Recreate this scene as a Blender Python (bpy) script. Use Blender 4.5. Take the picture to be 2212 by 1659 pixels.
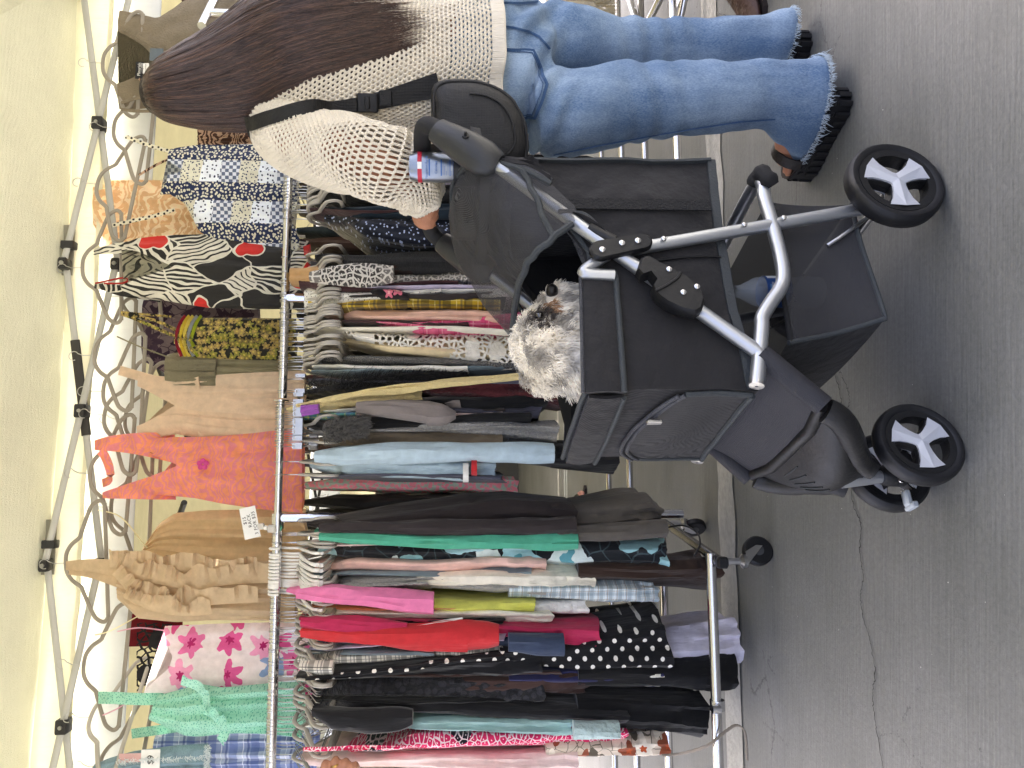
import bpy, bmesh, math, random
from math import sin, cos, pi, radians, atan2, sqrt
from mathutils import Vector, Matrix, noise
V = Vector
rnd = random.Random(7)
for o in list(bpy.data.objects): bpy.data.objects.remove(o)
scn = bpy.context.scene; COL = scn.collection

# ---------------------------------------------------------------- camera (a phone held sideways: picture left = up)
CAMH = .94; TH = radians(3.65); FPX = 1662.0
FW = V((0, cos(TH), -sin(TH))); UP = V((0, sin(TH), cos(TH))); RT = V((1, 0, 0)); CC = V((0, 0, CAMH))
cd = bpy.data.cameras.new('camera'); cam = bpy.data.objects.new('camera', cd); COL.objects.link(cam)
cd.sensor_width = 36; cd.lens = FPX / 2212 * 36; cd.clip_start = .05; cd.clip_end = 400
mw = Matrix.Identity(4)
for i in range(3): mw[i][0] = -UP[i]; mw[i][1] = RT[i]; mw[i][2] = -FW[i]; mw[i][3] = CC[i]
cam.matrix_world = mw; scn.camera = cam
# ---------------------------------------------------------------- daylight
SUN_EL = radians(66); SUN_DIR = V((.12, 1, 0)).normalized() * cos(SUN_EL) + V((0, 0, sin(SUN_EL)))
w = bpy.data.worlds.new('World'); scn.world = w; w.use_nodes = True
nt = w.node_tree; sky = nt.nodes.new('ShaderNodeTexSky'); sky.sky_type = 'NISHITA'; sky.sun_disc = False
sky.sun_elevation = SUN_EL; sky.sun_rotation = atan2(SUN_DIR.x, SUN_DIR.y); sky.dust_density = 9.0; sky.air_density = .35; sky.ozone_density = .0
bg = nt.nodes['Background']; bg.inputs[1].default_value = .15; nt.links.new(sky.outputs[0], bg.inputs[0])
sl = bpy.data.lights.new('sun', 'SUN'); sl.energy = 2.6; sl.angle = radians(.53); sl.color = (1, .95, .87)
so = bpy.data.objects.new('sun', sl); COL.objects.link(so); so.location = (3, 3, 8)
so.rotation_euler = SUN_DIR.to_track_quat('Z', 'Y').to_euler()
scn.view_settings.view_transform = 'Standard'; scn.view_settings.look = 'None'; scn.view_settings.gamma = 1
scn.view_settings.exposure = 3.3
scn.render.engine = 'CYCLES'; cy = scn.cycles
cy.use_denoising = True; cy.max_bounces = 8; cy.diffuse_bounces = 5; cy.transparent_max_bounces = 16; cy.caustics_reflective = False; cy.caustics_refractive = False
try: scn.cycles_curves.shape = 'RIBBONS'
except Exception: pass

# ---------------------------------------------------------------- picture <-> place
def ray(v, d): return FW + RT * ((829.5 - d) / FPX) - UP * ((v - 1106) / FPX)
def PY(v, d, y):
    r = ray(v, d); return CC + r * (y / r.y)
K = .12
def PL(v, d, y0, k=K):
    r = ray(v, d); return CC + r * (y0 / (r.y - k * r.x))
def PG(v, d, z=0.0):
    r = ray(v, d); return CC + r * ((z - CAMH) / r.z)
RD = V((1, K, 0)).normalized(); DD = V((-K, 1, 0)).normalized()      # along the rails, away across them
ORD = 'first second third fourth fifth sixth seventh eighth ninth tenth eleventh twelfth thirteenth fourteenth fifteenth sixteenth seventeenth eighteenth nineteenth twentieth'.split(); ORD += ['twenty-' + o for o in ORD[:9]] + ['thirtieth'] + ['thirty-' + o for o in ORD[:9]]
def lerp(a, b, t): return a + (b - a) * t
def sst(t): t = max(0, min(1, t)); return t * t * (3 - 2 * t)
def tab(rows, x):
    """piecewise-linear table lookup: rows (x, a, b..)"""
    if x <= rows[0][0]: return rows[0][1:]
    for p, q in zip(rows, rows[1:]):
        if x <= q[0]:
            t = (x - p[0]) / max(1e-9, q[0] - p[0]); return tuple(lerp(a, b, t) for a, b in zip(p[1:], q[1:]))
    return rows[-1][1:]
def crm(pts, n=6, closed=False):
    pts = [V(p) for p in pts]; m = len(pts); out = []
    for i in range(m if closed else m - 1):
        g = (lambda k: pts[k % m]) if closed else (lambda k: pts[max(0, min(m - 1, k))])
        a, b, c, d = g(i - 1), g(i), g(i + 1), g(i + 2)
        for j in range(n):
            t = j / n
            out.append(.5 * (2 * b + (c - a) * t + (2 * a - 5 * b + 4 * c - d) * t * t + (3 * b - a - 3 * c + d) * t ** 3))
    if not closed: out.append(pts[-1].copy())
    return out
def nz(x, y=0, z=0): return noise.noise(V((x, y, z)))

# ---------------------------------------------------------------- objects
ORG = {}
def tag(o, label=None, cat=None, group=None, kind=None):
    if label: o['label'] = label
    if cat: o['category'] = cat
    if group: o['group'] = group
    if kind: o['kind'] = kind
    return o
def thing(name, label, cat, loc=(0, 0, 0), group=None):
    o = bpy.data.objects.new(name, None); o.location = loc; o.empty_display_size = .05; COL.objects.link(o); ORG[o.name] = V(loc)
    return tag(o, label, cat, group)
class MB:
    def __init__(s): s.v = []; s.f = []
    def add(s, vs, fs):
        b = len(s.v); s.v += [V(p) for p in vs]; s.f += [tuple(i + b for i in f) for f in fs]; return s
    def box(s, c, sx, sy, sz, ax=None, bev=0):
        c = V(c); X, Y, Z = ax or (V((1, 0, 0)), V((0, 1, 0)), V((0, 0, 1)))
        if bev:
            rings = []
            for zz, k in ((-sz / 2, bev), (-sz / 2 + bev, 0), (sz / 2 - bev, 0), (sz / 2, bev)):
                hx, hy = sx / 2 - k, sy / 2 - k; q = bev * .6
                rings.append([c + X * a + Y * b + Z * zz for a, b in ((-hx + q, -hy), (hx - q, -hy), (hx, -hy + q), (hx, hy - q), (hx - q, hy), (-hx + q, hy), (-hx, hy - q), (-hx, -hy + q))])
            return s.loft(rings)
        vs = [c + X * (sx / 2 * i) + Y * (sy / 2 * j) + Z * (sz / 2 * k) for k in (-1, 1) for j in (-1, 1) for i in (-1, 1)]
        return s.add(vs, [(0, 2, 3, 1), (4, 5, 7, 6), (0, 1, 5, 4), (2, 6, 7, 3), (0, 4, 6, 2), (1, 3, 7, 5)])
    def loft(s, rings, caps=True, closed=True, wrap=False):
        n = len(rings[0]); vs = [p for r in rings for p in r]; fs = []
        m = len(rings)
        for i in range(m if wrap else m - 1):
            a = i * n; b = ((i + 1) % m) * n
            for j in range(n if closed else n - 1):
                k = (j + 1) % n; fs.append((a + j, a + k, b + k, b + j))
        if caps and closed and not wrap: fs.append(tuple(range(n - 1, -1, -1))); fs.append(tuple((m - 1) * n + j for j in range(n)))
        return s.add(vs, fs)
    def tube(s, pts, r, n=10, closed=False, flat=None, upv=None):
        pts = [V(p) for p in pts]; m = len(pts); rs = r if isinstance(r, (list, tuple)) else [r] * m
        T = []
        for i in range(m):
            a = pts[(i - 1) % m] if closed else pts[max(0, i - 1)]; b = pts[(i + 1) % m] if closed else pts[min(m - 1, i + 1)]
            t = b - a; T.append(t.normalized() if t.length > 1e-9 else V((0, 0, 1)))
        u = V(upv) if upv else V((0, 0, 1) if abs(T[0].z) < .9 else (1, 0, 0)); rings = []
        for i in range(m):
            if upv: u = V(upv)
            u = u - T[i] * u.dot(T[i]); u = u.normalized() if u.length > 1e-6 else T[i].orthogonal().normalized()
            w_ = T[i].cross(u); ring = []
            for j in range(n):
                a = 2 * pi * j / n; k = flat or 1
                ring.append(pts[i] + u * (cos(a) * rs[i]) + w_ * (sin(a) * rs[i] * k))
            rings.append(ring)
        return s.loft(rings, wrap=closed)
    def strip(s, pts, side, wid, th):
        """a flat band of width wid along `side` and thickness th"""
        pts = [V(p) for p in pts]; m = len(pts); rings = []
        for i in range(m):
            t = (pts[min(m - 1, i + 1)] - pts[max(0, i - 1)]).normalized(); sd = side(i / (m - 1)) if callable(side) else V(side)
            sd = (sd - t * sd.dot(t)).normalized(); nn = t.cross(sd)
            wd = wid(i / (m - 1)) if callable(wid) else wid
            rings.append([pts[i] + sd * (wd / 2 * a) + nn * (th / 2 * b) for a, b in ((-1, -1), (1, -1), (1, 1), (-1, 1))])
        return s.loft(rings)
    def ball(s, c, rx, ry=None, rz=None, n=12, m=8, ax=None):
        c = V(c); ry = ry or rx; rz = rz or rx; X, Y, Z = ax or (V((1, 0, 0)), V((0, 1, 0)), V((0, 0, 1)))
        rings = []
        for i in range(m + 1):
            a = -pi / 2 + pi * (.02 + .96 * i / m); rings.append([c + X * (cos(a) * cos(2 * pi * j / n) * rx) + Y * (cos(a) * sin(2 * pi * j / n) * ry) + Z * (sin(a) * rz) for j in range(n)])
        return s.loft(rings)
    def disc(s, c, ax, r0, r1, th, n=28):
        """ring (washer) around axis ax, r0 inner, r1 outer, thickness th"""
        c = V(c); ax = V(ax).normalized(); u = ax.orthogonal().normalized(); w_ = ax.cross(u)
        rings = []
        for j in range(n):
            a = 2 * pi * j / n; d = u * cos(a) + w_ * sin(a)
            rings.append([c + d * r0 - ax * th / 2, c + d * r1 - ax * th / 2, c + d * r1 + ax * th / 2, c + d * r0 + ax * th / 2])
        return s.loft(rings, wrap=True)
    def lathe(s, c, ax, prof, n=24):
        c = V(c); ax = V(ax).normalized(); u = ax.orthogonal().normalized(); w_ = ax.cross(u)
        return s.loft([[c + ax * h + (u * cos(2 * pi * j / n) + w_ * sin(2 * pi * j / n)) * r for j in range(n)] for r, h in prof])
    def prism(s, poly, off):
        off = V(off); n = len(poly); a = [V(p) for p in poly]
        return s.add(a + [p + off for p in a], [tuple(range(n - 1, -1, -1)), tuple(range(n, 2 * n))] + [(i, (i + 1) % n, n + (i + 1) % n, n + i) for i in range(n)])
    def build(s, name, mat, parent=None, loc=None, smooth=True, sharp=40):
        if parent is not None: off = ORG[parent.name]
        elif loc is not None: off = V(loc)
        else:
            z0 = min(p.z for p in s.v); cx = sum((p.x for p in s.v)) / len(s.v); cyy = sum((p.y for p in s.v)) / len(s.v); off = V((cx, cyy, z0))
        me = bpy.data.meshes.new(name); me.from_pydata([p - off for p in s.v], [], s.f); me.update()
        bm = bmesh.new(); bm.from_mesh(me); bmesh.ops.recalc_face_normals(bm, faces=bm.faces); bm.to_mesh(me); bm.free()
        if smooth:
            me.shade_smooth()
            try: me.set_sharp_from_angle(angle=radians(sharp))
            except Exception: pass
        me.materials.append(mat); o = bpy.data.objects.new(name, me); COL.objects.link(o)
        if parent is not None: o.parent = parent; ORG[o.name] = off
        else: o.location = off; ORG[o.name] = off
        return o
def from_mesh(name, me, mat, parent=None, loc=(0, 0, 0)):
    o = bpy.data.objects.new(name, me); COL.objects.link(o); me.materials.clear(); me.materials.append(mat)
    if parent is not None: o.parent = parent
    else: o.location = loc
    ORG[o.name] = ORG[parent.name] if parent is not None else V(loc); return o
def evalmods(mb, mods, smooth=True):
    """bake modifiers (remesh, wireframe, skin...) on world-space geometry, return an MB"""
    me = bpy.data.meshes.new('tmp'); me.from_pydata(mb.v, [], mb.f); me.update()
    if not any(m[0] == 'WIREFRAME' for m in mods):
        bm = bmesh.new(); bm.from_mesh(me); bmesh.ops.recalc_face_normals(bm, faces=bm.faces); bm.to_mesh(me); bm.free()
    o = bpy.data.objects.new('tmp', me); COL.objects.link(o)
    for t, props in mods:
        md = o.modifiers.new(t, t)
        for k, v_ in props.items(): setattr(md, k, v_)
    dg = bpy.context.evaluated_depsgraph_get(); e = o.evaluated_get(dg); m2 = e.to_mesh()
    r = MB(); r.v = [v_.co.copy() for v_ in m2.vertices]; r.f = [tuple(p.vertices) for p in m2.polygons]
    e.to_mesh_clear(); bpy.data.objects.remove(o); bpy.data.meshes.remove(me); return r
def strands(name, lines, rad, mat, parent, tip=.25):
    """many hairs as one curves object; lines: lists of points in world space"""
    c = bpy.data.hair_curves.new(name); c.add_curves([len(l) for l in lines]); off = ORG[parent.name]
    pos = []; rr = []
    for l in lines:
        n = len(l) - 1
        for i, p in enumerate(l): pos += [p[0] - off.x, p[1] - off.y, p[2] - off.z]; rr.append(rad * lerp(1, tip, (i / n) ** 2))
    c.points.foreach_set('position', pos); c.points.foreach_set('radius', rr); c.materials.append(mat)
    o = bpy.data.objects.new(name, c); COL.objects.link(o); o.parent = parent; ORG[o.name] = off; return o
def copy_tree(o, parent=None):
    c = o.copy(); COL.objects.link(c); c.parent = parent
    for ch in list(o.children): copy_tree(ch, c)
    return c
def text_mesh(name, txt, size, mat, parent, mtx, ext=.0002, align='CENTER', spacing=1.0):
    cu = bpy.data.curves.new('t', 'FONT'); cu.body = txt; cu.size = size; cu.extrude = ext; cu.align_x = align; cu.align_y = 'CENTER'; cu.resolution_u = 2; cu.space_character = spacing
    t = bpy.data.objects.new('t', cu); COL.objects.link(t); dg = bpy.context.evaluated_depsgraph_get()
    me = bpy.data.meshes.new_from_object(t.evaluated_get(dg)); bpy.data.objects.remove(t)
    me.transform(mtx); me.transform(Matrix.Translation(-ORG[parent.name])); me.name = name
    return from_mesh(name, me, mat, parent)
def basis(o, X, Y, Z):
    m = Matrix.Identity(4)
    for i in range(3): m[i][0] = X[i]; m[i][1] = Y[i]; m[i][2] = Z[i]; m[i][3] = o[i]
    return m

# ---------------------------------------------------------------- materials
def C(h):
    if isinstance(h, tuple): return h + (1,) if len(h) == 3 else h
    h = h.lstrip('#'); f = lambda x: x / 12.92 if x <= .04045 else ((x + .055) / 1.055) ** 2.4
    return tuple(f(int(h[i:i + 2], 16) / 255) for i in (0, 2, 4)) + (1,)
class NT:
    def __init__(s, nt): s.nt = nt
    def n(s, typ, ins=None, **props):
        nd = s.nt.nodes.new('ShaderNode' + typ)
        for k, v_ in props.items(): setattr(nd, k, v_)
        for k, v_ in (ins or {}).items():
            sk = nd.inputs[k]
            if isinstance(v_, bpy.types.NodeSocket): s.nt.links.new(v_, sk)
            elif isinstance(v_, bpy.types.Node): s.nt.links.new(v_.outputs[0], sk)
            else: sk.default_value = v_
        return nd
    def m(s, op, a, b=0.0, c=0.0): return s.n('Math', {0: a, 1: b, 2: c}, operation=op).outputs[0]
    def mix(s, f, a, b, bt='MIX'):
        nd = s.n('Mix', {0: f, 6: a, 7: b}, data_type='RGBA', blend_type=bt); return nd.outputs[2]
    def lt(s, a, b): return s.m('LESS_THAN', a, b)
    def xz(s, sx=1.0, sz=1.0, rot=0.0, warp=0.0, wsc=3.0, ox=0.0):
        tc = s.n('TexCoord'); sp = s.n('SeparateXYZ', {0: tc.outputs['Object']})
        x = s.m('ADD', sp.outputs[0], ox); z = sp.outputs[2]
        cb = s.n('CombineXYZ', {0: s.m('MULTIPLY', x, sx), 1: s.m('MULTIPLY', z, sz), 2: 0.0})
        out = cb.outputs[0]
        if warp:
            no = s.n('TexNoise', {'Vector': out, 'Scale': wsc, 'Detail': 2.0}, noise_dimensions='2D')
            sub = s.n('VectorMath', {0: no.outputs[1], 1: (.5, .5, .5)}, operation='SUBTRACT')
            mu = s.n('VectorMath', {0: sub.outputs[0], 1: (warp, warp, 0)}, operation='MULTIPLY')
            out = s.n('VectorMath', {0: out, 1: mu.outputs[0]}, operation='ADD').outputs[0]
        if rot: out = s.n('Mapping', {0: out, 2: (0, 0, rot)}).outputs[0]
        return out
    def vor(s, vec, scale, feat='F1', rand=1.0): return s.n('TexVoronoi', {'Vector': vec, 'Scale': scale, 'Randomness': rand}, voronoi_dimensions='2D', feature=feat)
def p_dots(bg_, fg, pitch, r, rot=pi / 4):
    def f(N):
        vo = N.vor(N.xz(rot=rot), 1 / pitch, rand=0.0); return N.mix(N.lt(vo.outputs[0], r / pitch), C(bg_), C(fg))
    return f
def flower_mask(N, vec, scale, pet=5, amp=.3, rr=.34, ox=0):
    vo = N.vor(vec, scale); sc = N.n('VectorMath', {0: vec, 3: scale}, operation='SCALE').outputs[0]
    sc = vec
    d = N.n('VectorMath', {0: sc, 1: vo.outputs['Position']}, operation='SUBTRACT').outputs[0]
    sp = N.n('SeparateXYZ', {0: d}); ang = N.m('ARCTAN2', sp.outputs[1], sp.outputs[0])
    k = N.m('ADD', 1.0, N.m('MULTIPLY', amp, N.m('COSINE', N.m('MULTIPLY', ang, float(pet)))))
    return N.m('DIVIDE', vo.outputs[0], N.m('MULTIPLY', k, rr)), vo.outputs[1]
def p_floral(bg_, pets, cen, scale, rr=.34, thr=.3, pet=5, warp=.02, vein=None, wsc=18.0):
    def f(N):
        vec = N.xz(warp=warp, wsc=wsc); q, colr = flower_mask(N, vec, scale, pet, .28, rr)
        sp = N.n('SeparateColor', {0: colr}); pc = C(pets[0])
        for i, p in enumerate(pets[1:]): pc = N.mix(N.lt(sp.outputs[1], 1 - (i + 1) / len(pets)), pc, C(p))
        on = N.m('MULTIPLY', N.lt(q, 1.0), N.m('GREATER_THAN', sp.outputs[0], thr))
        out = N.mix(on, C(bg_), pc); out = N.mix(N.m('MULTIPLY', on, N.lt(q, .3)), out, C(cen))
        if vein:
            vs = N.vor(N.xz(warp=.05, wsc=9.0, ox=3.1), scale * 2.2, 'DISTANCE_TO_EDGE'); ln = N.m('MULTIPLY', N.lt(vs.outputs[0], .035), N.m('SUBTRACT', 1.0, on)); out = N.mix(ln, out, C(vein))
        return out
    return f
def p_leopard(bg_, c1, c2, scale, edge=.09, frac=.18):
    def f(N):
        vec = N.xz(warp=.03, wsc=14.0); vo = N.vor(vec, scale, 'DISTANCE_TO_EDGE'); v2 = N.vor(vec, scale)
        big = N.vor(N.xz(warp=.1, wsc=5.0), scale / 7); sp = N.n('SeparateColor', {0: big.outputs[1]})
        cc = N.mix(N.lt(sp.outputs[0], frac), C(c1), C(c2))
        ins = N.m('MULTIPLY', N.m('GREATER_THAN', vo.outputs[0], edge), N.m('GREATER_THAN', v2.outputs[0], .1)); return N.mix(ins, C(bg_), cc)
    return f
def p_plaid(base, c1, c2, c3, pitch, sx=1.0):
    def f(N):
        tc = N.n('TexCoord'); sp = N.n('SeparateXYZ', {0: tc.outputs['Object']})
        def band(s_, a, b, ph=0): t = N.m('FRACT', N.m('ADD', N.m('DIVIDE', s_, pitch), 100.0 + ph)); return N.m('MULTIPLY', N.m('GREATER_THAN', t, a), N.lt(t, b))
        o = C(base); x = N.m('MULTIPLY', sp.outputs[0], sx); z = sp.outputs[2]
        for s_ in (x, z):
            o = N.mix(N.m('MULTIPLY', band(s_, .1, .48), .55), o, C(c1)); o = N.mix(N.m('MULTIPLY', band(s_, .56, .66), .6), o, C(c2)); o = N.mix(N.m('MULTIPLY', band(s_, .82, .86), .8), o, C(c3))
        return o
    return f
def p_tropic(bg_, leaf, acc, scale=9.0, acc_scale=6.0, acc_thr=.72):
    """leaf print: every cell carries its own slanting stripes, with pale outlines, and a few flowers"""
    def f(N):
        vec = N.xz(1.25, .75, warp=.10, wsc=7.0); vo = N.vor(vec, scale); ed = N.vor(vec, scale, 'DISTANCE_TO_EDGE'); sp = N.n('SeparateColor', {0: vo.outputs[1]}); sx = N.n('SeparateXYZ', {0: vec})
        an = N.m('MULTIPLY', sp.outputs[0], 6.283); co = N.m('ADD', N.m('MULTIPLY', sx.outputs[0], N.m('COSINE', an)), N.m('MULTIPLY', sx.outputs[1], N.m('SINE', an)))
        st = N.m('GREATER_THAN', N.m('SINE', N.m('MULTIPLY', co, 300.0)), N.m('SUBTRACT', N.m('MULTIPLY', sp.outputs[1], 1.2), .75))
        m_ = N.m('MAXIMUM', N.m('MULTIPLY', st, N.m('GREATER_THAN', sp.outputs[2], .27)), N.lt(ed.outputs[0], .03)); out = N.mix(m_, C(bg_), C(leaf))
        q, colr = flower_mask(N, N.xz(warp=.04, wsc=9.0), acc_scale, 3, .22, .42); s2 = N.n('SeparateColor', {0: colr}); on = N.m('MULTIPLY', N.lt(q, 1.0), N.m('GREATER_THAN', s2.outputs[0], acc_thr))
        out = N.mix(on, out, C(acc)); return N.mix(N.m('MULTIPLY', on, N.m('GREATER_THAN', q, .88)), out, C(leaf))
    return f
def p_patch(navy, cream):
    def f(N):
        v1 = N.vor(N.xz(warp=.01, wsc=30.0), 85.0); d = N.lt(v1.outputs[0], .33)
        a = N.mix(d, C(navy), C(cream)); b = N.mix(N.lt(v1.outputs[0], .22), C(cream), C(navy))
        ck = N.n('TexChecker', {0: N.xz(), 1: C(navy), 2: C('#e8ebf0'), 3: 75.0}).outputs[0]
        ck = N.mix(.35, ck, C('#8f9bb5'))
        wh = N.vor(N.xz(), 60.0); wht = N.mix(N.lt(wh.outputs[0], .2), C('#dfe5ee'), C(navy))
        tc = N.n('TexCoord'); sp = N.n('SeparateXYZ', {0: tc.outputs['Object']}); x = sp.outputs[0]; z = N.m('ADD', sp.outputs[2], N.m('MULTIPLY', x, .15))
        out = N.mix(N.m('GREATER_THAN', z, .33), a, b)
        st = N.m('MULTIPLY', N.lt(N.m('ABSOLUTE', N.m('SUBTRACT', N.m('FRACT', N.m('ADD', N.m('DIVIDE', x, .155), 20.47)), .5)), .27), N.lt(z, .31))
        cell = N.m('FRACT', N.m('ADD', N.m('DIVIDE', z, .21), 10.0)); pt = N.mix(N.lt(cell, .33), N.mix(N.lt(cell, .66), b, wht), ck)
        return N.mix(st, out, pt)
    return f
def p_speck(bg_, fg, scale, r):
    def f(N):
        v1 = N.vor(N.xz(warp=.01, wsc=30.0), scale); return N.mix(N.lt(v1.outputs[0], r), C(bg_), C(fg))
    return f
def p_scroll(bg_, fg, scale=7.0, thick=.5):
    def f(N):
        vec = N.xz(warp=.12, wsc=9.0); wv = N.n('TexWave', {'Vector': vec, 'Scale': scale, 'Distortion': 9.0, 'Detail': 3.0, 'Detail Scale': 2.0}, wave_type='RINGS'); v1 = N.vor(vec, scale * 6, 'DISTANCE_TO_EDGE')
        m_ = N.m('GREATER_THAN', N.m('ADD', wv.outputs[1], N.m('MULTIPLY', v1.outputs[0], .7)), thick + .15); return N.mix(m_, C(bg_), C(fg))
    return f
def p_denim(dark, light):
    def f(N):
        tc = N.n('TexCoord'); big = N.n('TexNoise', {'Vector': N.n('Mapping', {0: tc.outputs['Object'], 3: (7, 7, 2.4)}).outputs[0], 'Scale': 1.0, 'Detail': 4.0, 'Roughness': .6}); fine = N.n('TexNoise', {'Vector': N.n('Mapping', {0: tc.outputs['Object'], 3: (420, 420, 160)}).outputs[0], 'Scale': 1.0, 'Detail': 2.0})
        k = N.m('ADD', N.n('MapRange', {0: big.outputs[0], 1: .35, 2: .68}).outputs[0], N.n('MapRange', {0: fine.outputs[0], 1: .3, 2: .7, 3: -.28, 4: .28}).outputs[0]); return N.mix(N.n('Clamp', {0: k}).outputs[0], C(dark), C(light))
    return f
def a_lace(scale, edge):
    def f(N):
        v1 = N.vor(N.xz(warp=.02, wsc=12.0), scale, 'DISTANCE_TO_EDGE'); big = N.vor(N.xz(warp=.03), scale / 4.5); return N.m('MAXIMUM', N.lt(v1.outputs[0], edge), N.lt(big.outputs[0], .3))
    return f
def a_mesh(pitch, th):
    def f(N):
        tc = N.n('TexCoord'); sp = N.n('SeparateXYZ', {0: tc.outputs['Object']})
        a = N.m('FRACT', N.m('ADD', N.m('DIVIDE', N.m('ADD', sp.outputs[0], N.m('MULTIPLY', sp.outputs[1], .4)), pitch), 500.0)); b = N.m('FRACT', N.m('ADD', N.m('DIVIDE', N.m('ADD', sp.outputs[2], N.m('MULTIPLY', sp.outputs[1], -.5)), pitch), 500.0))
        return N.m('MAXIMUM', N.lt(a, th), N.lt(b, th))
    return f
MATS = {}
def mat(name, col='#888888', rough=.75, metal=0.0, bump=None, var=.12, vsc=9.0, pat=None, sheen=0.0, transl=0.0, alpha=None, spec=.4, coat=0.0, weave=0.0, rvar=0.0, emit=None, gain=1.0):
    if name in MATS: return MATS[name]
    m_ = bpy.data.materials.new(name); m_.use_nodes = True; nt = m_.node_tree; nt.nodes.clear(); N = NT(nt); MATS[name] = m_
    out = N.n('OutputMaterial'); col_ = pat(N) if pat else C(col); tc = N.n('TexCoord')
    if var:
        no = N.n('TexNoise', {'Vector': tc.outputs['Object'], 'Scale': vsc, 'Detail': 5.0, 'Roughness': .65})
        k = N.n('MapRange', {0: no.outputs[0], 1: .25, 2: .75, 3: gain * (1 - var), 4: gain * (1 + var)}).outputs[0]
        g = N.n('CombineColor', {0: k, 1: k, 2: k}).outputs[0]; col_ = N.mix(1.0, col_, g, 'MULTIPLY')
    b = N.n('BsdfPrincipled', {'Base Color': col_, 'Roughness': rough, 'Metallic': metal, 'Specular IOR Level': spec, 'Sheen Weight': sheen, 'Sheen Roughness': .5, 'Coat Weight': coat})
    if rvar:
        nr = N.n('TexNoise', {'Vector': tc.outputs['Object'], 'Scale': 14.0, 'Detail': 6.0}); nt.links.new(N.n('MapRange', {0: nr.outputs[0], 1: .3, 2: .7, 3: max(0, rough - rvar), 4: min(1, rough + rvar)}).outputs[0], b.inputs['Roughness'])
    h = None
    if bump:
        sc = bump[2] if len(bump) > 2 else (1, 1, 1); mp = N.n('Mapping', {0: tc.outputs['Object'], 3: sc})
        h = N.n('TexNoise', {'Vector': mp.outputs[0], 'Scale': float(bump[0]), 'Detail': 4.0}).outputs[0]
        bn = N.n('Bump', {'Height': h, 'Strength': bump[1], 'Distance': .01}); nrm = bn.outputs[0]
        if weave:
            sp = N.n('SeparateXYZ', {0: tc.outputs['Object']}); wv = N.m('ADD', N.m('SINE', N.m('MULTIPLY', N.m('ADD', sp.outputs[0], sp.outputs[1]), weave)), N.m('SINE', N.m('MULTIPLY', sp.outputs[2], weave)))
            nrm = N.n('Bump', {'Height': wv, 'Strength': .25, 'Distance': .002, 'Normal': nrm}).outputs[0]
        nt.links.new(nrm, b.inputs['Normal'])
    sh = b.outputs[0]
    if emit: b.inputs['Emission Color'].default_value = C(emit[0]); b.inputs['Emission Strength'].default_value = emit[1]
    if transl: 
        tr = N.n('BsdfTranslucent', {0: col_}); sh = N.n('MixShader', {0: transl, 1: sh, 2: tr.outputs[0]}).outputs[0]
    if alpha:
        tp = N.n('BsdfTransparent'); sh = N.n('MixShader', {0: alpha(N) if callable(alpha) else alpha, 1: tp.outputs[0], 2: sh}).outputs[0]
    nt.links.new(sh, out.inputs[0]); return m_
def cloth(name, col, **k):
    k.setdefault('bump', (20, .75, (1.6, 1.6, .3))); k.setdefault('gain', 1.1); k.setdefault('rough', .85); k.setdefault('sheen', .15); k.setdefault('var', .14); k.setdefault('spec', .2); k.setdefault('vsc', 26.0)
    return mat(name, col, **k)
CHROME = mat('chrome', '#d8d8da', .13, 1.0, var=.05); STEEL = mat('steel_wire', '#b9b9b9', .3, 1.0, var=.1)
ALU = mat('satin_aluminium', '#b4b7ba', .36, .85, bump=(300, .05), var=.06); RUBBER = mat('black_rubber', '#131315', .55, bump=(40, .15), var=.3, rvar=.15)
BLKPL = mat('black_plastic', '#121213', .5, bump=(150, .12), var=.2, rvar=.12); VELVET = mat('grey_velvet', '#8f887d', .9, sheen=.4, var=.08, bump=(300, .1)); VELVETL = mat('pale_grey_plastic', '#b5b0a8', .6, var=.08)
WHPL = mat('white_plastic', '#e6e4de', .4, var=.04); GREYTUBE = mat('grey_powder_tube', '#b3b3ae', .5, var=.05, bump=(90, .05))
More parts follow.
